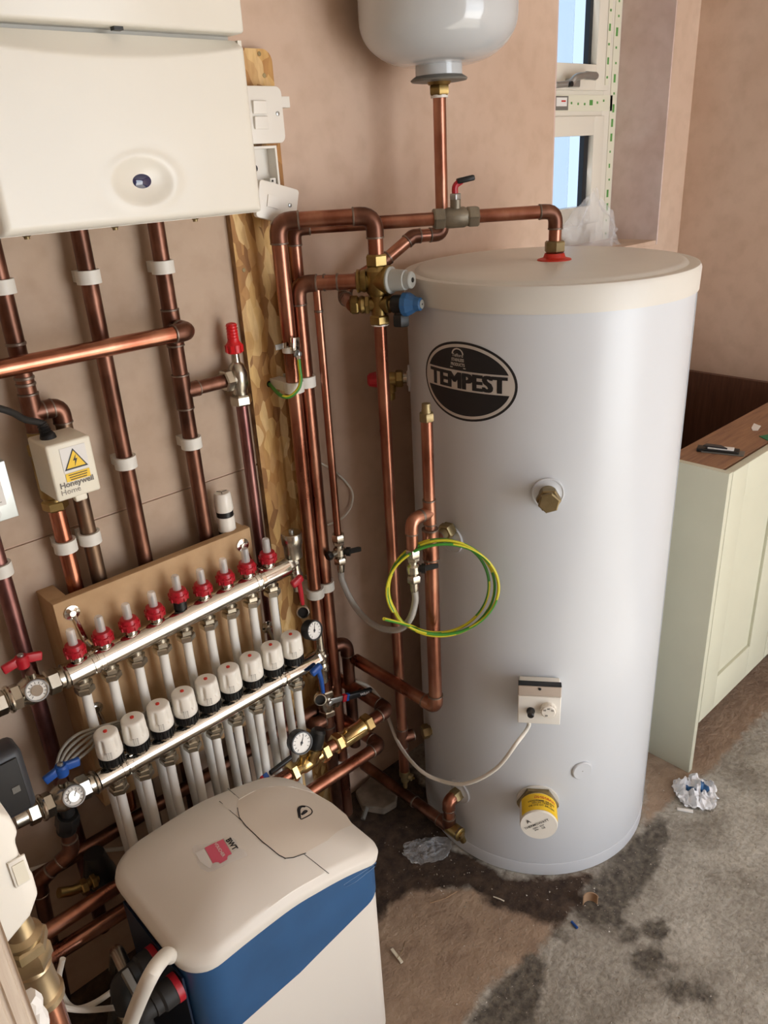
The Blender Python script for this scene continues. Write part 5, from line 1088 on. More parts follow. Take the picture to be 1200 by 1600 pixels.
b = MB(); b.box(w1-hd*.008, (.010, .010, .017), Rw, bev=.001); b.build('red_band', M['red'], t); b = MB(); b.box(w1+hd*.001, (.008, .010, .017), Rw, bev=.001); b.build('blue_band', M['blue'], t)
b = MB(); b.box((w1+w2_)/2+hd*.004, ((w2_-w1).length+.008, .010, .016), Rw, bev=.003); lg = b.build('lever_grip', M['black'], t)
put_text('lettering', 'WRAS', .010, M['paper'], lg, w2_-hd*.016+V((0, -.0058, 0)), hd, (0, 0, 1), bold=.0001)
pipe('dark pipe continuing below the black levered valve to the floor', [(xA, YA, zw-.03), (xA, YA, .03)], .0142, 'copper_old', tees=[((xA, YA, ZA(xA, YA, 1150)), (0, 0, 1), None, 0)])
pipe('short dark copper stub turning from the lever valve pipe into the strip', [(xA-.012, YA, ZA(xA, YA, 1120)), (xA-.04, YA, ZA(xA, YA, 1120)), (xA-.04, YO-.014, ZA(xA, YA, 1120))], .0142, 'copper_old', R=.02)

# ================================================================== PRESSURE REDUCING LINE
YPv = 1.10; zpv = .405; S = lambda px, py: U(px, py, y=YPv)
pl, pr_ = S(455, 1211), S(606, 1106); xs = lambda px: S(px, 1211+(px-455)*(1106-1211)/(606-455)).x
zpv = (pl.z+pr_.z)/2
pipe('copper pipe leading left from the brass reducing valve behind the softener lid', [(-.2, YPv, zpv), (xs(462), YPv, zpv)], .0135, 'copper')
xe = xs(606); yeb = U(552, 1078, x=xe).y
pipe("copper elbow from the brass check valve's right end back to the wall", [(xs(572), YPv, zpv), (xe, YPv, zpv), (xe, 1.285, zpv)], .0145, 'copper', fit='copper_old', R=.016)
pipe('copper bridge between the gauge valve and the double check valve', [(xs(505), YPv, zpv), (xs(532), YPv, zpv)], .0135, 'copper')
D = V((1, 0, 0)); 
t = thing('pressure_reducing_valve', 'bright brass reducing valve with a gauge and black knob above the softener', 'valve', (xs(480), YPv, zpv-.03))
b = MB(); b.hexn((xs(452), YPv, zpv), (xs(462), YPv, zpv), .023); b.lathe((xs(461), YPv, zpv), D, [(0, .017), (.012, .014), (.02, .018), (.05, .018), (.056, .014), (xs(505)-xs(461), .015)], 24); b.hexn((xs(500), YPv, zpv), (xs(511), YPv, zpv), .023)
kb = U(495, 1152, y=YPv-.005); bo_ = V((xs(484), YPv, zpv)); b.lathe(bo_, kb-bo_, [(0, .018), (.018, .0185), (.022, .021), (.034, .021), (.036, .017)], 24); b.cyl((xs(471), YPv, zpv), U(474, 1178, y=YPv-.01), .008); b.build('valve_body', M['brass_bright'], t)
b = MB(); kdv = (kb-bo_).normalized(); b.lathe(bo_+kdv*.036, kdv, [(0, .018), (.003, .019), (.036, .0155), (.041, .011), (.0415, 0)], 20)
b.build('adjusting_knob', M['black'], t)
gauge('gauge', U(472, 1161, y=YPv-.034), V((-.10, -.93, .30)).normalized(), .0245, t, depth=.024, ring='black', needle=1.0)
t = thing('check_valve', 'long brass double check valve between two copper pieces above the softener', 'valve', (xs(550), YPv, zpv-.02))
b = MB(); b.hexn((xs(522), YPv, zpv), (xs(532), YPv, zpv), .0225); b.lathe((xs(531), YPv, zpv), D, [(0, .017), (.004, .019), (.012, .016), (xs(568)-xs(531)-.012, .016), (xs(568)-xs(531)-.004, .018), (xs(568)-xs(531), .016)], 20); b.hexn((xs(567), YPv, zpv), (xs(578), YPv, zpv), .0225); b.box(((xs(531)+xs(568))/2, YPv-.012, zpv-.004), (xs(566)-xs(533), .012, .016), bev=.002); b.cyl((xs(541), YPv, zpv), (xs(541), YPv, zpv+.022), .004); b.build('valve_body', M['brass_bright'], t)
# lower pipe with elbow
p1_, p2_ = S(500, 1227), S(594, 1166); zl_ = (p1_.z+p2_.z)/2
pipe('lower shiny copper pipe rising past the softener lid and turning back to the wall', [(-.2, YPv, zl_+.045), (.60, YPv, zl_+.008), (p2_.x, YPv, zl_), (p2_.x, 1.285, zl_)], .0142, 'copper', fit='copper_old', R=.016)
# hidden lever valve near lid
q0, q1_ = U(420, 1210, y=1.06), U(452, 1186, y=1.055); hd = (q1_-q0).normalized(); up_ = V((0, -.5, .87)); sd_ = hd.cross(up_).normalized(); up_ = sd_.cross(hd); Rw = Matrix((hd, sd_, up_)).transposed()
t = thing('lever_valve', 'lever valve half hidden behind the softener lid with its black handle raised', 'valve', (q0.x-.02, 1.10, zpv-.02))
b = MB(); b.box((q0+q1_)/2+hd*.004, ((q1_-q0).length+.004, .009, .016), Rw, bev=.003); lg = b.build('lever_grip', M['black'], t)
b = MB(); b.box(q0-hd*.007, (.010, .010, .016), Rw, bev=.001); b.build('blue_band', M['blue'], t); b = MB(); b.box(q0-hd*.014, (.008, .010, .015), Rw, bev=.001); b.build('red_band', M['red'], t)
b = MB(); b.tube([q0-hd*.014, V((q0.x-.03, 1.09, zpv+.03)), V((q0.x-.03, 1.10, zpv+.01))], .006, 8); b.lathe((q0.x-.055, 1.10, zpv), D, [(0, .016), (.01, .022), (.04, .022), (.05, .016)], 20); b.build('valve_body', M['brass'], t)
put_text('lettering', 'WRAS', .010, M['paper'], lg, q1_-hd*.016-sd_*.005, hd, up_, bold=.0001)

# ================================================================== THIRD LOW PIPE, DARK FITTINGS, CABLES LEFT
yl3 = 1.245; zl3 = U(130, 1328, y=yl3).z
pipe('dark copper pipe low on the wall behind the white pipes', [(.12, yl3, zl3), (.93, yl3, zl3)], .0142, 'copper_old')
a_ = U(106, 1272, y=YBt); b_ = U(104, 1296, y=1.15); c_ = U(58, 1372, y=1.17)
b = MB(); b.cyl(a_+V((0, 0, .03)), a_, .012); b.cyl(a_, b_, .017); b.hexn(a_, a_+(b_-a_)*.8, .020)
t = b.build('pipe_union', M['black']); tag(t, 'black pipe union hanging under the blue handled valve', 'fitting')
pipe('dark copper pipe slanting down left from the black union', [b_, b_+V((0, 0, -.05)), c_+V((0, 0, -.01)), c_+V((-.02, 0, -.3))], .0125, 'copper_old', R=.03)
t = thing('hose_valve', 'black bodied hose fitting with a little brass valve in the dark low left', 'valve', U(150, 1385, y=1.13))
q = U(152, 1352, y=1.16); b = MB(); b.lathe(q+V((0, 0, .03)), (0, 0, -1), [(0, .018), (.03, .024), (.05, .030), (.062, .030), (.066, .02)], 20); b.build('body', M['black'], t)
q = U(150, 1385, y=1.13); b = MB(); b.tube([U(92, 1395, y=1.13), U(112, 1392, y=1.13), U(135, 1383, y=1.13), U(150, 1374, y=1.14)], .009, 12); b.hexn(U(126, 1388, y=1.13), U(136, 1383, y=1.13), .014); b.hexn(U(142, 1380, y=1.13), U(150, 1376, y=1.13), .014); b.build('brass_tail', M['brass'], t)
gr = 'grey actuator wires'
for i in range(5):
    j = i*.004
    cb = MB(); cb.tube(smooth_path([U(86+i*3, 1206+i, y=1.19-j), U(96+i*6, 1172+i*4, y=1.19-j), U(120+i*6, 1148+i*5, y=1.185-j), U(155, 1136+i*4, y=1.18), U(203, 1122+i*3, y=1.172), U(248, 1104+i*2, y=1.170), U(290, 1084+i*2, y=1.170)], 6), .0026, 8)
    o = cb.build('actuator_wire', M['cable_grey']); tag(o, ('highest', 'second highest', 'middle', 'second lowest', 'lowest')[i]+' thin grey wire in the bundle curling down behind the leftmost actuator caps', 'wire', gr)
for k, (lab, pts) in enumerate((('white cable running level along the wall behind the dark low pipes', [(40, 1362), (95, 1345), (150, 1330), (210, 1322), (300, 1290)]),
                 ('white cable looping through the dark gap left of the softener', [(98, 1498), (92, 1530), (100, 1560), (118, 1576), (150, 1566), (190, 1538)]),
                 ('lower white cable passing under the loop left of the softener', [(70, 1560), (100, 1574), (140, 1578), (200, 1572)]))):
    cb = MB(); yy = (1.27, .95, .93)[k]; cb.tube(smooth_path([U(px, py, y=yy) for px, py in pts], 6), .0045, 10); o = cb.build('white_cable', M['cable_white']); tag(o, lab, 'cable')

# ================================================================== PUMP
pb = U(46, 1262, y=1.06); pt_ = U(22, 1166, y=1.06); PXR = U(46, 1215, y=1.06).x
t = thing('circulation_pump', 'dark grey circulation pump head at the left edge under the blue handled valve', 'pump', (PXR-.06, 1.12, pb.z))
pz0, pz1 = pb.z, pt_.z; b = MB(); b.box((PXR-.06, 1.075, (pz0+pz1)/2), (.12, .05, pz1-pz0), bev=.012); hb = b.build('control_box', M['dark_grey'], t)
b = MB(); b.box((PXR-.06, 1.0485, (pz0+pz1)/2), (.098, .004, pz1-pz0-.022), bev=.0015); b.build('faceplate', M['black_rubber'], t)
b = MB(); b.box((PXR-.024, 1.0458, (pz0+pz1)/2-.004), (.011, .001, .011)); b.build('label_square', M['dull_grey'], t)
b = MB(); b.lathe((PXR-.045, 1.0466, pz0+.03), (0, -1, 0), [(0, .004), (.001, .004)], 12); b.build('button', M['ink'], t)
b = MB(); b.cyl((PXR-.06, 1.1, (pz0+pz1)/2), (PXR-.06, 1.22, (pz0+pz1)/2), .045, .05, 24); b.cyl((PXR-.06, 1.19, pz0-.02), (PXR-.06, 1.19, pz1+.02), .028); b.build('motor', M['dull_grey'], t)
pipe('dark copper pipe dropping to the floor beneath the dark grey pump', [(PXR-.06, 1.19, pz0-.02), (PXR-.06, 1.19, .0)], .0142, 'copper_old')

# ================================================================== FOREGROUND LEFT: VALVE HEAD ON ITS PIPE, GROOVED BOARD
yh = .53; c1 = U(64, 1405, y=yh); xr = c1.x; zb1 = U(50, 1448, y=yh).z; zt1_ = U(20, 1262, y=yh).z
pq_ = U(62, 1560, y=yh+.02); fx = U(84, 1585, y=yh+.02).x; fx = U(78, 1582, y=yh+.02).x
t = thing('white_valve_head', 'bright white plastic box with a notch at the lower left edge', 'valve head', (xr-.06, yh+.03, zb1))
# rounded body with a notch on its front right
prof = []
x0_, z0_, z1_ = xr-.14, zb1, zt1_+.012
outl = [(x0_, z0_-.004), (xr-.034, z0_-.004), (xr-.010, z0_+.010), (xr, z0_+.026), (xr+.0005, z0_+.05), (xr-.004, z0_+.056), (xr-.004, z0_+.085), (xr+.0, z0_+.092), (xr-.002, z1_-.02), (xr-.014, z1_-.003), (xr-.03, z1_), (x0_, z1_)]
b = MB(); b.prism([V((x, yh, z)) for x, z in outl], (0, .075, 0)); b.build('cover', M['cap_white'], t, smooth=50, bevel=.004)
n1 = U(30, 1365, y=yh-.001); b = MB(); b.box((n1.x+.001, yh-.001, n1.z+.002), (.013, .002, .026), bev=.0006); b.build('notch_rim', M['cap_white'], t)
b = MB(); b.box((n1.x+.001, yh-.0022, n1.z+.001), (.009, .001, .020)); b.build('notch', M['cream'], t)
t = thing('compression_elbow', 'brass compression fitting standing on a copper pipe at the lower left', 'fitting', (fx, yh+.03, zb1-.14))
b = MB()
zz = lambda py: ZA(fx, yh+.03, py)
b.lathe((fx, yh+.03, zz(1562)), (0, 0, 1), [(0, .0150), (.003, .0185), (.010, .0190), (.012, .0165), (zz(1515)-zz(1562), .0150), (zz(1508)-zz(1562), .0165), (zz(1500)-zz(1562), .0135)], 28)
b.hexn((fx, yh+.03, zz(1505)), (fx, yh+.03, zz(1482)), .0190); b.hexn((fx, yh+.03, zz(1482)), (fx, yh+.03, zz(1466)), .0200, .3); b.lathe((fx, yh+.03, zz(1467)), (0, 0, 1), [(0, .016), (.005, .0170), (.009, .012), (.03, .010)], 24); b.build('body', M['brass_pale'], t)
pipe('pinkish copper pipe rising at the lower left corner into the brass fitting', [(fx, yh+.03, .0), (fx, yh+.03, zz(1555))], .0142, 'copper_bright')
xg = U(30, 1520, y=.42).x; t = thing('grooved_board', 'pale grooved upright timber board in the lower left corner', 'board', (xg-.06, .43, 0))
n_ = 12; W = .13; outl = []
for i in range(n_):
    x = xg-W+W*i/n_; g = W/n_; outl += [(x, .42), (x+g*.62, .42), (x+g*.70, .4225), (x+g*.92, .4225)]
poly = [V((x, y, 0)) for x, y in outl]+[V((xg, .42, 0)), V((xg, .446, 0)), V((xg-W, .446, 0))]
b = MB(); b.prism(poly, (0, 0, 1.22)); b.build('plank', M['ribbed_wood'], t, smooth=0)
b = MB(); random.seed(5); pts = []
for i in range(26): pts.append(V((xg+.002+random.uniform(-.001, .003), .435, .93+i*.0052)))
b.tube(pts, [random.uniform(.004, .010) for _ in pts], 8); b.build('foam_edge', M['paper'], t)

# ================================================================== WATER SOFTENER
SX0, SX1, SY0, SY1 = .273, .650, .771, 1.050
t = thing('water_softener', 'white and blue water softener with a domed cream lid', 'water softener', ((SX0+SX1)/2, (SY0+SY1)/2, 0))
SOFT = t
def foot(x0, x1, y0, y1, r, n=10, front_r=None):
    pts = []; rr = front_r or r
    for cx, cy, a0, q in ((x1-rr, y0+rr, -PI/2, rr), (x1-r, y1-r, 0, r), (x0+r, y1-r, PI/2, r), (x0+rr*1.2, y0+rr*1.2, PI, rr*1.2)):
        for k in range(n+1): a = a0+PI/2*k/n; pts.append((cx+q*math.cos(a), cy+q*math.sin(a)))
    out = []
    for i in range(len(pts)):                 # subdivide long straights
        a = V(pts[i]); b_ = V(pts[(i+1) % len(pts)]); L = (b_-a).length; m = max(1, int(L/.015))
        for k in range(m): out.append(a+(b_-a)*k/m)
    return out
def LR(x): return .500-.052*max(0, (x-.44)/.20)**1.7+.004*max(0, 1-((x-.40)/.1)**2)
FP = foot(SX0, SX1, SY0, SY1, .060, front_r=.042); FC = V(((SX0+SX1)/2, (SY0+SY1)/2))
def LZ(x, y):
    # radial position inside the footprint
    d = V((x, y))-FC; s = 0
    for i in range(len(FP)):
        a = FP[i]-FC; b_ = FP[(i+1) % len(FP)]-FC; cr = a.x*b_.y-a.y*b_.x
        if abs(cr) < 1e-9: continue
        u = (d.x*b_.y-d.y*b_.x)/cr; v = (a.x*d.y-a.y*d.x)/cr
        if u >= -1e-6 and v >= -1e-6: s = u+v; break
    return LR(x)+.018+.034*(1-min(1, s)**2.4)
ins = lambda p, e: FC+(p-FC)*(1-e/((p-FC).length))
def wallring(b, P, zf0, zf1, seg=1):
    n = len(P); vs = []; fs = []
    for j in range(seg+1):
        for p in P: z0, z1 = zf0(p.x), zf1(p.x); vs.append(V((p.x, p.y, z0+(z1-z0)*j/seg)))
    for j in range(seg):
        for i in range(n): fs.append((j*n+i, j*n+(i+1) % n, (j+1)*n+(i+1) % n, (j+1)*n+i))
    b.add(vs, fs)
BPf = [ins(p, .006) for p in FP]
b = MB(); wallring(b, BPf, lambda x: .0, lambda x: LR(x)+.004); n = len(BPf); b.f.append(list(range(n))[::-1]); b.m.append(0); b.build('cabinet_body', M['softener_white'], t, smooth=40)
# blue band: proud skin between two lines on front and sides
def band_lo(x): return .336+(x-.34)*.02 if x < .45 else .338+(x-.45)*.17
b = MB(); BB = [ins(p, .0045) for p in FP]; fr = [p for p in BB]
n = len(BB); vs = []; fs = []
for p in BB: vs += [V((p.x, p.y, band_lo(p.x) if p.x > SX0+.012 else .05)), V((p.x, p.y, LR(p.x)+.003))]
idx = [i for i in range(n)]
for i in range(n):
    k = (i+1) % n
    if BB[i].y > SY1-.02 and BB[k].y > SY1-.02: continue
    fs.append((2*i, 2*k, 2*k+1, 2*i+1))
b.add(vs, fs); b.build('blue_band', M['soft_blue'], t, smooth=40)
gp = [U(px, py, y=SY0+.003) for px, py in ((537, 1383), (541, 1386), (556, 1378), (586, 1354), (588, 1348), (570, 1361))]
for p in gp: p.y = SY0+.0035
b = MB(); b.tube([gp[0], gp[1], gp[2], gp[3], gp[4], gp[5], gp[0]], .0009, 6); b.build('grip_crease', M['soft_blue'], t)
# left side recess panel
b = MB(); b.box((SX0+.0010, .905, .27), (.003, .19, .40)); b.build('rear_recess', M['soft_dark'], t)
# lid
b = MB(); n = len(FP); vs = []; fs = []
rings = [(1.0, -.006, -.003), (1.0, 0, 0), (1.0, .010, .003), (1.0, .016, .0015)]
for (_, dz, e) in [(0, -.006, .004), (0, -.006, -.002), (0, .006, -.0045), (0, .013, -.0025), (0, .018, .004)]:
    for p in FP: q = ins(p, e); vs.append(V((q.x, q.y, LR(p.x)+dz)))
ss = [.97, .93, .86, .78, .68, .56, .42, .27, .12]
for s_ in ss:
    for p in FP:
        q = FC+(p-FC)*s_; vs.append(V((q.x, q.y, LR(q.x)+.018+.034*(1-s_**2.4))))
m = 5+len(ss)
for j in range(m-1):
    for i in range(n): fs.append((j*n+i, j*n+(i+1) % n, (j+1)*n+(i+1) % n, (j+1)*n+i))
vs.append(V((FC.x, FC.y, LR(FC.x)+.052))); fs += [((m-1)*n+i, (m-1)*n+(i+1) % n, m*n) for i in range(n)]
fs.append(tuple(reversed(range(n))))
b.add(vs, fs); lid = b.build('lid', M['softener_white'], t, smooth=50)
def onlid(px, py, e=0):
    z = .54
    for _ in range(8): q = U(px, py, z=z); z = LZ(q.x, q.y)+e
    return U(px, py, z=z)
def lidpatch(name, px, mat, par, e, grid=.008):
    # fill a polygon given by its outline with a small grid laid on the lid
    O = [onlid(*p) for p in px]; P = [V((o.x, o.y)) for o in O]; bm = bmesh.new()
    dense = []
    for i in range(len(P)):
        a, c = P[i], P[(i+1) % len(P)]; m = max(1, int((c-a).length/grid))
        for k in range(m): dense.append(a+(c-a)*k/m)
    vs = [bm.verts.new((p.x, p.y, 0)) for p in dense]; f = bm.faces.new(vs)
    x0, x1 = min(p.x for p in dense), max(p.x for p in dense); y0, y1 = min(p.y for p in dense), max(p.y for p in dense)
    x = x0+grid
    while x < x1: bmesh.ops.bisect_plane(bm, geom=bm.verts[:]+bm.edges[:]+bm.faces[:], plane_co=(x, 0, 0), plane_no=(1, 0, 0)); x += grid
    y = y0+grid
    while y < y1: bmesh.ops.bisect_plane(bm, geom=bm.verts[:]+bm.edges[:]+bm.faces[:], plane_co=(0, y, 0), plane_no=(0, 1, 0)); y += grid
    bmesh.ops.triangulate(bm, faces=bm.faces[:])
    bm.verts.index_update(); b = MB(); b.add([V((v.co.x, v.co.y, LZ(v.co.x, v.co.y)+e)) for v in bm.verts], [[v.index for v in f.verts] for f in bm.faces]); bm.free()
    return b.build(name, mat, par, smooth=60)
hatch_px = [(372, 1250), (371, 1262), (374, 1277), (384, 1290), (410, 1315), (436, 1336), (446, 1341), (458, 1340), (478, 1333), (512, 1314), (552, 1290), (541, 1274), (518, 1255), (490, 1239), (458, 1230), (424, 1229), (395, 1237)]
hatch = lidpatch('salt_hatch', hatch_px, M['softener_hatch'], t, .0012)
b = MB(); b.tube([onlid(px, py, .0012) for px, py in hatch_px[1:9]], .0007, 6); b.build('hatch_gap', M['ink'], hatch)
b = MB(); b.tube([onlid(px, py, .0012) for px, py in hatch_px[11:]+hatch_px[:1]], .0008, 6); b.build('hatch_ridge', M['softener_white'], hatch)
lidpatch('finger_notch', [(344, 1249), (352, 1244), (366, 1242), (377, 1249), (371, 1256), (371, 1268), (366, 1272), (350, 1260)], M['softener_white'], lid, .0008, .004)
for pts in (((356, 1232), (380, 1253)), ((476, 1335), (495, 1350), (514, 1365)), ((343, 1252), (376, 1283), (415, 1320), (446, 1342))):
    b = MB(); b.tube([onlid(pts[0][0]+(pts[-1][0]-pts[0][0])*k/6, pts[0][1]+(pts[-1][1]-pts[0][1])*k/6, .0003) for k in range(7)], .0007, 6); b.build('lid_seam', M['dull_grey'], lid)
def lidtext(body, px, py, dpx, h, mat, par, e, bold=.0003):
    O = onlid(px, py); X_ = (onlid(px+dpx[0], py+dpx[1])-O); X_.z = 0; X_.normalize(); Y_ = V((0, 0, 1)).cross(X_); vs, fs = text_mesh(body, h, bold); b = MB()
    q = [O+X_*v.x+Y_*v.y for v in vs]; b.add([V((p.x, p.y, LZ(p.x, p.y)+e)) for p in q], fs); b.build('lettering', mat, par, smooth=0)
# drop emblem
def cv(L, s=17.14): return [(440+x/s, 1240+y/s) for x, y in L]
emb = MB()
for L, r in ((cv([(465, 650), (440, 500), (430, 420), (460, 360), (530, 325), (620, 325), (710, 350), (780, 400), (820, 470), (790, 540), (700, 600), (600, 650), (515, 680), (500, 600)]), .0011), (cv([(480, 600), (470, 480), (480, 400), (530, 350), (620, 345)]), .0022), (cv([(530, 550), (560, 520), (600, 470), (640, 445), (680, 460), (650, 490), (600, 530), (540, 560)]), .0016)):
    emb = MB(); emb.tube(smooth_path([onlid(px, py, .002) for px, py in L], 4), r, 6); emb.v = [V((v.x, v.y, LZ(v.x, v.y)+.0016+max(-.0002, min(.0003, v.z-LZ(v.x, v.y)-.002)))) for v in emb.v]; emb.build('drop_emblem', M['ink'], hatch)
# sticker under clear film
def cs(L, s=10.91): return [(290+x/s, 1290+y/s) for x, y in L]
film_ = lidpatch('sticker_film', cs([(110, 400), (150, 340), (400, 310), (640, 220), (760, 190), (860, 250), (900, 360), (1000, 420), (1060, 510), (880, 590), (700, 660), (500, 770), (380, 800), (260, 740), (200, 640)]), M['thin_plastic'], lid, .0004)
lidpatch('sticker', cs([(325, 385), (640, 235), (790, 490), (730, 515), (710, 550), (715, 580), (590, 655), (565, 630), (510, 630), (465, 650)]), M['pink'], film_, .0009, .006)
lidpatch('sticker', cs([(165, 470), (315, 395), (460, 655), (430, 730), (390, 725), (250, 620)]), M['paper'], film_, .0007, .006)
lidpatch('sticker', cs([(650, 225), (740, 195), (860, 400), (790, 470)]), M['softener_white'], film_, .0007, .006)
dd_ = (.55, .83)
lidtext('BWT', 290+785/10.91, 1290+325/10.91, (.6, .8), .0125, M['ink'], film_, .0014, .0005)
lidtext('VOUCHER', 290+580/10.91, 1290+420/10.91, dd_, .0072, M['paper'], film_, .0014, .0001)
for dx_ in (520, 470, 430): lidtext('- -- --- -- --', 290+dx_/10.91-4, 1290+(950-dx_)/10.91, dd_, .004, M['paper'], film_, .0014, 0) if False else None
# ports on its left side
def side_port(px, py, x, r, lab):
    q = U(px, py, x=x); u = thing('hose_connector', lab, 'connector', q-V((.02, 0, .02)))
    b = MB(); b.cyl(V((SX0-.002, q.y, q.z)), V((SX0-.012, q.y, q.z)), r*1.05, n=24); b.build('red_ring', M['red'], u)
    b = MB(); b.lathe(V((SX0-.011, q.y, q.z)), (-1, 0, 0), [(0, r), (.02, r), (.024, r*.85), (.034, r*.85), (.036, r*.7)], 24); b.tube(arc_path([V((SX0-.04, q.y, q.z)), V((SX0-.066, q.y, q.z)), V((SX0-.066, q.y-.005, q.z-.05))], .02)[0], r*.75, 16); b.build('elbow_body', M['black_rubber'], u)
    q2 = V((SX0-.066, q.y-.006, q.z-.048)); b = MB(); b.lathe(q2, (0, -.1, -1), [(0, r*.62), (.004, r*.72), (.02, r*.72), (.024, r*.6), (.04, r*.6)], 20); b.build('chrome_tail', M['nickel'], u); return q2+V((0, -.004, -.04))
h1 = side_port(272, 1545, SX0-.01, .021, 'near black hose connector with a red ring under the left lid edge')
h2 = side_port(238, 1500, SX0-.01, .021, 'far black hose connector with a red ring under the left lid edge')
for h_, lab, y_ in ((h1, 'braided steel hose dropping from the near softener connector', 0), (h2, 'braided steel hose dropping from the far softener connector', .03)):
    cb = MB(); cb.tube(smooth_path([h_, h_+V((-.001, .01, -.06)), h_+V((.0, .05, -.17)), h_+V((-.0, .10+y_, -.25))], 8), .0095, 14); o = cb.build('braided_hose', M['braid']); tag(o, lab, 'hose')
# chrome elbow piece and grey tag in the gap
t2 = thing('chrome_elbow', 'chrome elbow with a grey tag in the dark gap beside the softener', 'fitting', U(190, 1545, x=.235))
b = MB(); b.tube(arc_path([U(180, 1512, x=.24), U(182, 1484, x=.24), U(206, 1535, x=.23)], .02)[0], .011, 16); b.build('elbow_tube', M['nickel'], t2)
q = U(203, 1534, x=.215); b = MB(); b.box(q, (.010, .034, .020), Matrix.Rotation(.5, 3, 'X'), bev=.001); b.build('tag', M['dull_grey'], t2)
b = MB(); b.tube([U(192, 1540, x=.232), U(200, 1560, x=.23), U(210, 1580, x=.23)], .010, 12); b.build('black_collar', M['black_rubber'], t2)
cb = MB(); cb.tube(smooth_path([U(184, 1545, x=.22), U(180, 1570, x=.22), U(174, 1600, x=.22), U(165, 1660, x=.22)], 6), .0085, 14); o = cb.build('braided_hose', M['braid']); tag(o, 'braided hose bending down from the chrome elbow at the bottom edge', 'hose')
cb = MB(); cb.tube(smooth_path([U(266, 1494, x=.268), U(258, 1494, x=.256), U(238, 1520, x=.222), U(214, 1572, x=.20), U(198, 1620, x=.19), U(180, 1700, x=.19)], 8), .0112, 18); o = cb.build('drain_hose', M['cable_white']); tag(o, 'thick white hose curving down from under the softener lid', 'hose')

# ================================================================== KITCHEN UNITS
CX0, CX1, CY0, CY1 = 1.672, 2.47, .69, 1.262; DX = 2.087
t = thing('base_cabinet', 'sage green double base unit with shaker doors and open top beside the cylinder', 'cabinet', (2.07, .95, 0))
b = MB(); b.box((CX0+.009, (CY0+CY1)/2, .435), (.018, CY1-CY0, .87), bev=.0008); b.build('end_panel', M['sage'], t)
def carcass(t, x0, x1):
    for xx in (x0+.009, x1-.009): b = MB(); b.box((xx, (CY0+.024+CY1)/2, .4955), (.018, CY1-CY0-.024, .711 if xx < 2 else .749)); b.build('side_panel', M['walnut_z'], t)
    b = MB(); b.box(((x0+x1)/2, (CY0+.024+CY1)/2, .149), (x1-x0-.037, CY1-CY0-.026, .018)); b.build('bottom_panel', M['walnut_x'], t)
    b = MB(); b.box(((x0+x1)/2, CY1-.02, .505), (x1-x0-.037, .008, .69)); b.build('back_panel', M['walnut_z'], t)
    b = MB(); b.box(((x0+x1)/2, CY0+.024+.068, .861), (x1-x0+.003, .134, .018)); b.build('front_rail', M['walnut_x'], t)
    for xx in (x0+.05, x1-.05):
        for yy in (CY0+.14, CY1-.08): b = MB(); b.lathe((xx, yy, 0), (0, 0, 1), [(0, .024), (.006, .024), (.010, .016), (.13, .016), (.139, .022)], 16); b.build('leg', M['black'], t)
def shaker(t, x0, x1, ls, rs):
    d = thing; z0, z1 = .157, .868; y0, y1 = CY0, CY0+.020; g = .0006
    dr = MB(); dr.box(((x0+ls+x1-rs)/2, y0+.013, (.263+.782)/2), (x1-rs-x0-ls+.01, .010, .782-.263+.01)); dr = dr.build('door', M['sage'], t)
    for (a, b_, c, e_) in ((x0, x0+ls, z0, z1), (x1-rs, x1, z0, z1), (x0+ls+g, x1-rs-g, z0, .263), (x0+ls+g, x1-rs-g, .782, z1)):
        b = MB(); b.box(((a+b_)/2, (y0+y1)/2, (c+e_)/2), (b_-a, y1-y0, e_-c), bev=.0012); b.build('door_stile' if e_-c > .5 else 'door_rail', M['sage'], dr)
carcass(t, CX0+.019, CX1-.006); shaker(t, CX0+.021, DX-.0015, .078, .120)
shaker(t, DX+.0015, CX1-.002, .09, .09)
# things on the rail
rz = .8705
c = U(1122, 702, z=rz+.006); a = U(1088, 697, z=rz); bb_ = U(1158, 704, z=rz); e_ = (bb_-a); e_.z = 0; e_.normalize(); Rm = Matrix((e_, V((0, 0, 1)).cross(e_), V((0, 0, 1)))).transposed()
t = thing('hinge_case', 'slim black and grey plastic case lying on the brown cabinet rail', 'case', (c.x, c.y, rz))
L = (bb_-a).length*.93; b = MB(); b.box((c.x, c.y, rz+.004), (L, .030, .008), Rm, bev=.0015); b.build('base', M['black'], t)
b = MB(); b.box(V((c.x, c.y, rz+.0098))+e_*.006, (L*.62, .020, .0035), Rm, bev=.001); b.build('paper_insert', M['paper'], t)
b = MB(); b.prism([V((c.x, c.y, rz+.0118))+Rm @ V(p) for p in ((-L*.36, -.006, 0), (L*.22, -.011, 0), (L*.05, .008, 0), (-L*.30, .010, 0))], (0, 0, .003)); b.build('flap', M['dark_grey'], t)
b = MB(); b.box(V((c.x, c.y, rz+.0015))+e_*(.006)-V((0, .006, 0)), (L, .030, .003), Rm); b.build('card_backing', M['dull_grey'], t)
def chip(name, px, z, mat, lab, cat, th=.001):
    P = [U(x, y, z=z) for x, y in px]; b = MB(); b.prism(P, (0, 0, th)); o = b.build(name, mat, smooth=0); return tag(o, lab, cat)
chip('paper_scrap', [(1174, 669), (1178, 662), (1185, 665), (1189, 666), (1184, 673), (1176, 673)], rz, M['paper'], 'small torn white scrap on the brown cabinet rail', 'paper', .0015)
chip('green_card', [(1186, 682), (1202, 679), (1220, 690), (1200, 689)], rz, M['green_card'], 'green card on the brown cabinet rail at the right edge', 'card', .0012)

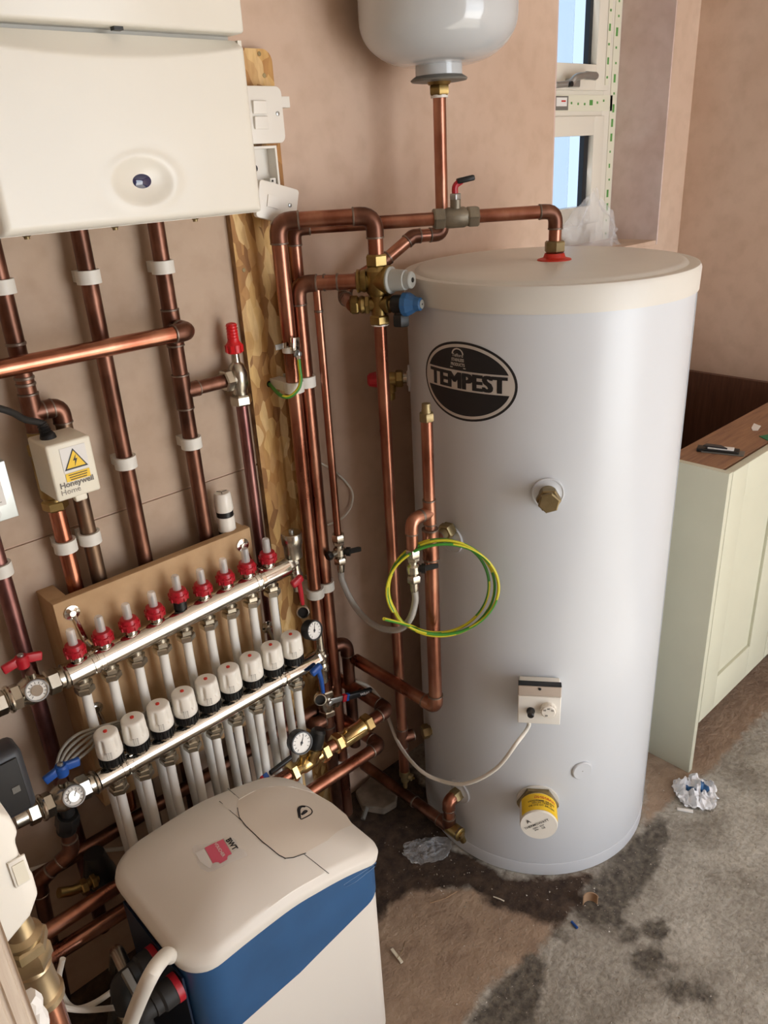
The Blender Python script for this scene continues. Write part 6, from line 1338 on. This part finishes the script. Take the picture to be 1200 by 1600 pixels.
# ================================================================== PLASTIC BAG, LITTER
def crumple(name, c, sx, sy, hz, seed, mat, lab, cat, n=26, rot=0, mats=None, blue=None, base=.0):
    vs = []; fs = []; R2 = Matrix.Rotation(rot, 3, 'Z')
    for j in range(n+1):
        for i in range(n+1):
            u, v = i/n*2-1, j/n*2-1; r = math.hypot(u, v); rr = 1/max(1, (u*u+v*v)**.5)*1 if r > 1 else 1
            u2, v2 = u*rr, v*rr; a = math.atan2(v2, u2); ed = 1+.22*noise.noise(V((math.cos(a)*1.5, math.sin(a)*1.5, seed)))
            q = V((u2*sx*ed, v2*sy*ed, 0)); f = abs(noise.noise(V((u*2.6, v*2.6, seed+5))))+.5*abs(noise.noise(V((u*6, v*6, seed+9)))); z = base+hz*f*(1.15-.7*min(1, u2*u2+v2*v2))+.0008
            q += V((noise.noise(V((u*4, v*4, seed+20))), noise.noise(V((u*4, v*4, seed+30))), 0))*sx*.12
            q.z = z; vs.append(V(c)+R2 @ q)
    for j in range(n):
        for i in range(n): k = j*(n+1)+i; fs.append((k, k+1, k+n+2, k+n+1))
    b = MB(); b.add(vs, fs)
    if blue:
        for k in range(len(b.m)):
            i, j = k % n, k//n
            if blue(i/n, j/n): b.m[k] = 1
    o = b.build(name, mats or mat, smooth=28); return tag(o, lab, cat)
c = U(1086, 1240, z=0); crumple('plastic_wrapper', (c.x, c.y, 0), .056, .056, .046, 3, None, 'crumpled white plastic wrapper with blue print on the floor by the sage cabinet', 'wrapper', mats=[plain('wrapper_white', 'ECEEF2', .3), M['blue_dull']], blue=lambda u, v: .30 < u < .78 and .46 < v < .66 and abs(u-.54) > .07, rot=-.8)
a, b2 = U(1058, 1264, z=.003), U(1083, 1268, z=.003); e_ = (b2-a).normalized(); t = MB(); t.box((a+b2)/2, ((b2-a).length, .009, .004), Matrix((e_, V((0, 0, 1)).cross(e_), V((0, 0, 1)))).transposed(), bev=.001); tag(t.build('plastic_offcut', M['paper']), 'short flat white plastic offcut beside the crumpled wrapper', 'offcut')
a = U(916, 1412, z=0); b = MB()
m = 14; vs = []; fs = []
for j in (0, 1):
    for rr_ in (.016, .018):
        for i in range(m+1): an = -.4+2.5*i/m; vs.append(V((a.x+rr_*math.cos(an), a.y+rr_*math.sin(an)-.012, .0+j*.026)))
k = m+1
for i in range(m): fs += [(i, i+1, 2*k+i+1, 2*k+i), (k+i+1, k+i, 3*k+i, 3*k+i+1), (2*k+i, 2*k+i+1, 3*k+i+1, 3*k+i), (i+1, i, k+i, k+i+1)]
fs += [(0, 2*k, 3*k, k), (m, k+m, 3*k+m, 2*k+m)]
b.add(vs, fs); tag(b.build('card_curl', M['card_brown']), 'curled brown scrap of card on the dark floor patch in front of the cylinder', 'scrap')
a, b2 = U(893, 1440, z=.003), U(902, 1450, z=.003); b = MB(); b.tube([a, b2], .003, 8); tag(b.build('blue_plug', M['blue']), 'tiny blue plastic plug on the floor near the brown card curl', 'plug')
a, b2 = U(612, 1483, z=.004), U(628, 1504, z=.004); e_ = (b2-a).normalized(); b = MB(); b.box((a+b2)/2, ((b2-a).length, .006, .004), Matrix((e_, V((0, 0, 1)).cross(e_), V((0, 0, 1)))).transposed()); tag(b.build('wood_splinter', M['cream']), 'pale wooden splinter on the floor beside the softener', 'splinter')
b = MB(); b.tube([U(621, 1497, z=.006), U(628, 1486, z=.010), U(633, 1470, z=.004)], .0008, 6); tag(b.build('dry_stalk', M['brass_dull']), 'thin dry stalk lying across the pale splinter', 'stalk')
b = MB(); b.tube([U(672, 1411, z=.003), U(695, 1404, z=.004), U(714, 1393, z=.003)], .0010, 6); tag(b.build('twig', M['card_brown']), 'thin brown twig on the floor in front of the cylinder', 'twig')
b = MB(); b.tube([U(771, 1401, z=.003), U(782, 1405, z=.005), U(788, 1408, z=.003)], .0014, 6); tag(b.build('straw_bit', M['cream']), 'short pale curl on the damp floor under the cylinder front', 'scrap')
c = U(672, 1325, z=0); crumple('plastic_sheet', (c.x-.01, c.y, 0), .060, .042, .014, 11, M['thin_plastic'], 'dusty crumpled clear plastic sheet on the floor left of the cylinder base', 'plastic', rot=-.6)
# broken screed slab and stick left of the low pipe
sl = fl([(566, 1268), (556, 1245), (580, 1222), (598, 1215), (622, 1232), (620, 1262), (600, 1274)]); vs = [V((p.x, p.y, 0)) for p in sl]
b = MB(); b.prism(vs, (0, 0, .022)); o = b.build('broken_slab', ramp_mat('slab', [(.3, '6A5E52'), (.7, '8E8274')], nscale=30, rough=.9, bump=.6, bscale=80, bdist=.006), smooth=0, bevel=.004); tag(o, 'broken grey mortar slab on the floor under the low pipes', 'mortar')
b = MB(); b.tube([U(567, 1280, z=.01), U(573, 1262, z=.02)], .006, 8); tag(b.build('timber_stub', M['dull_grey']), 'dirty stub of timber poking up beside the softener lid', 'wood')
# crumbs
b = MB(); random.seed(11)
def crumb(c, r):
    vs = [V(c)+V((random.uniform(-1, 1)*r, random.uniform(-1, 1)*r, 0)) for _ in range(3)]+[V(c)+V((random.uniform(-.3, .3)*r, random.uniform(-.3, .3)*r, r*random.uniform(.5, 1.1)))]; b.add(vs, [(0, 1, 2), (0, 1, 3), (1, 2, 3), (2, 0, 3)])
zones = [((700, 1290, 960, 1460), 150), ((600, 1290, 760, 1420), 140), ((880, 1280, 1050, 1460), 170), ((1000, 1200, 1200, 1300), 120), ((720, 1460, 860, 1600), 90), ((860, 1300, 1200, 1600), 200), ((600, 1400, 860, 1600), 90)]
for (x0_, y0_, x1_, y1_), n_ in zones:
    for _ in range(n_):
        q = U(random.uniform(x0_, x1_), random.uniform(y0_, y1_), z=0)
        if math.hypot(q.x-TCX, q.y-TCY) < TR+.004 or q.x > XR or q.y > YW: continue
        crumb((q.x, q.y, .0002), random.choice((.0012, .0016, .0022, .003)))
o = b.build('floor_crumbs', M['paper'], smooth=0)
o.data.materials.clear(); o.data.materials.append(ramp_mat('crumbs', [(.35, '7A6A58'), (.5, 'A89C8C'), (.65, 'E4E0D8')], nscale=40, rough=.9)); tag(o, 'scattered plaster crumbs and grit over the concrete floor', 'debris', kind='stuff')
# bag on the sill
def bag(c, w_, h_, d_, seed, lab):
    vs = []; fs = []; nu, nv = 40, 26
    for j in range(nv+1):
        v = j/nv
        for i in range(nu):
            a = 2*PI*i/nu; rr = (1-.8*v**1.8)*(1+.45*noise.noise(V((math.cos(a)*1.8, math.sin(a)*1.8, v*3+seed)))+.20*noise.noise(V((math.cos(a)*5, math.sin(a)*5, v*7+seed))))
            vs.append(V(c)+V((math.cos(a)*rr*w_, math.sin(a)*rr*d_, v*h_*(1+.6*noise.noise(V((math.cos(a)*1.2, math.sin(a)*1.2, seed+8)))))))
    for j in range(nv):
        for i in range(nu): fs.append((j*nu+i, j*nu+(i+1) % nu, (j+1)*nu+(i+1) % nu, (j+1)*nu+i))
    b = MB(); b.add(vs, fs); o = b.build('plastic_bag', M['thin_plastic'], smooth=25); return tag(o, lab, 'bag')
c = U(925, 372, y=1.385); bag((c.x, 1.385, WZ0+.012), .135, .150, .055, 5.0, 'crumpled clear plastic bag standing on the window sill behind the cylinder')
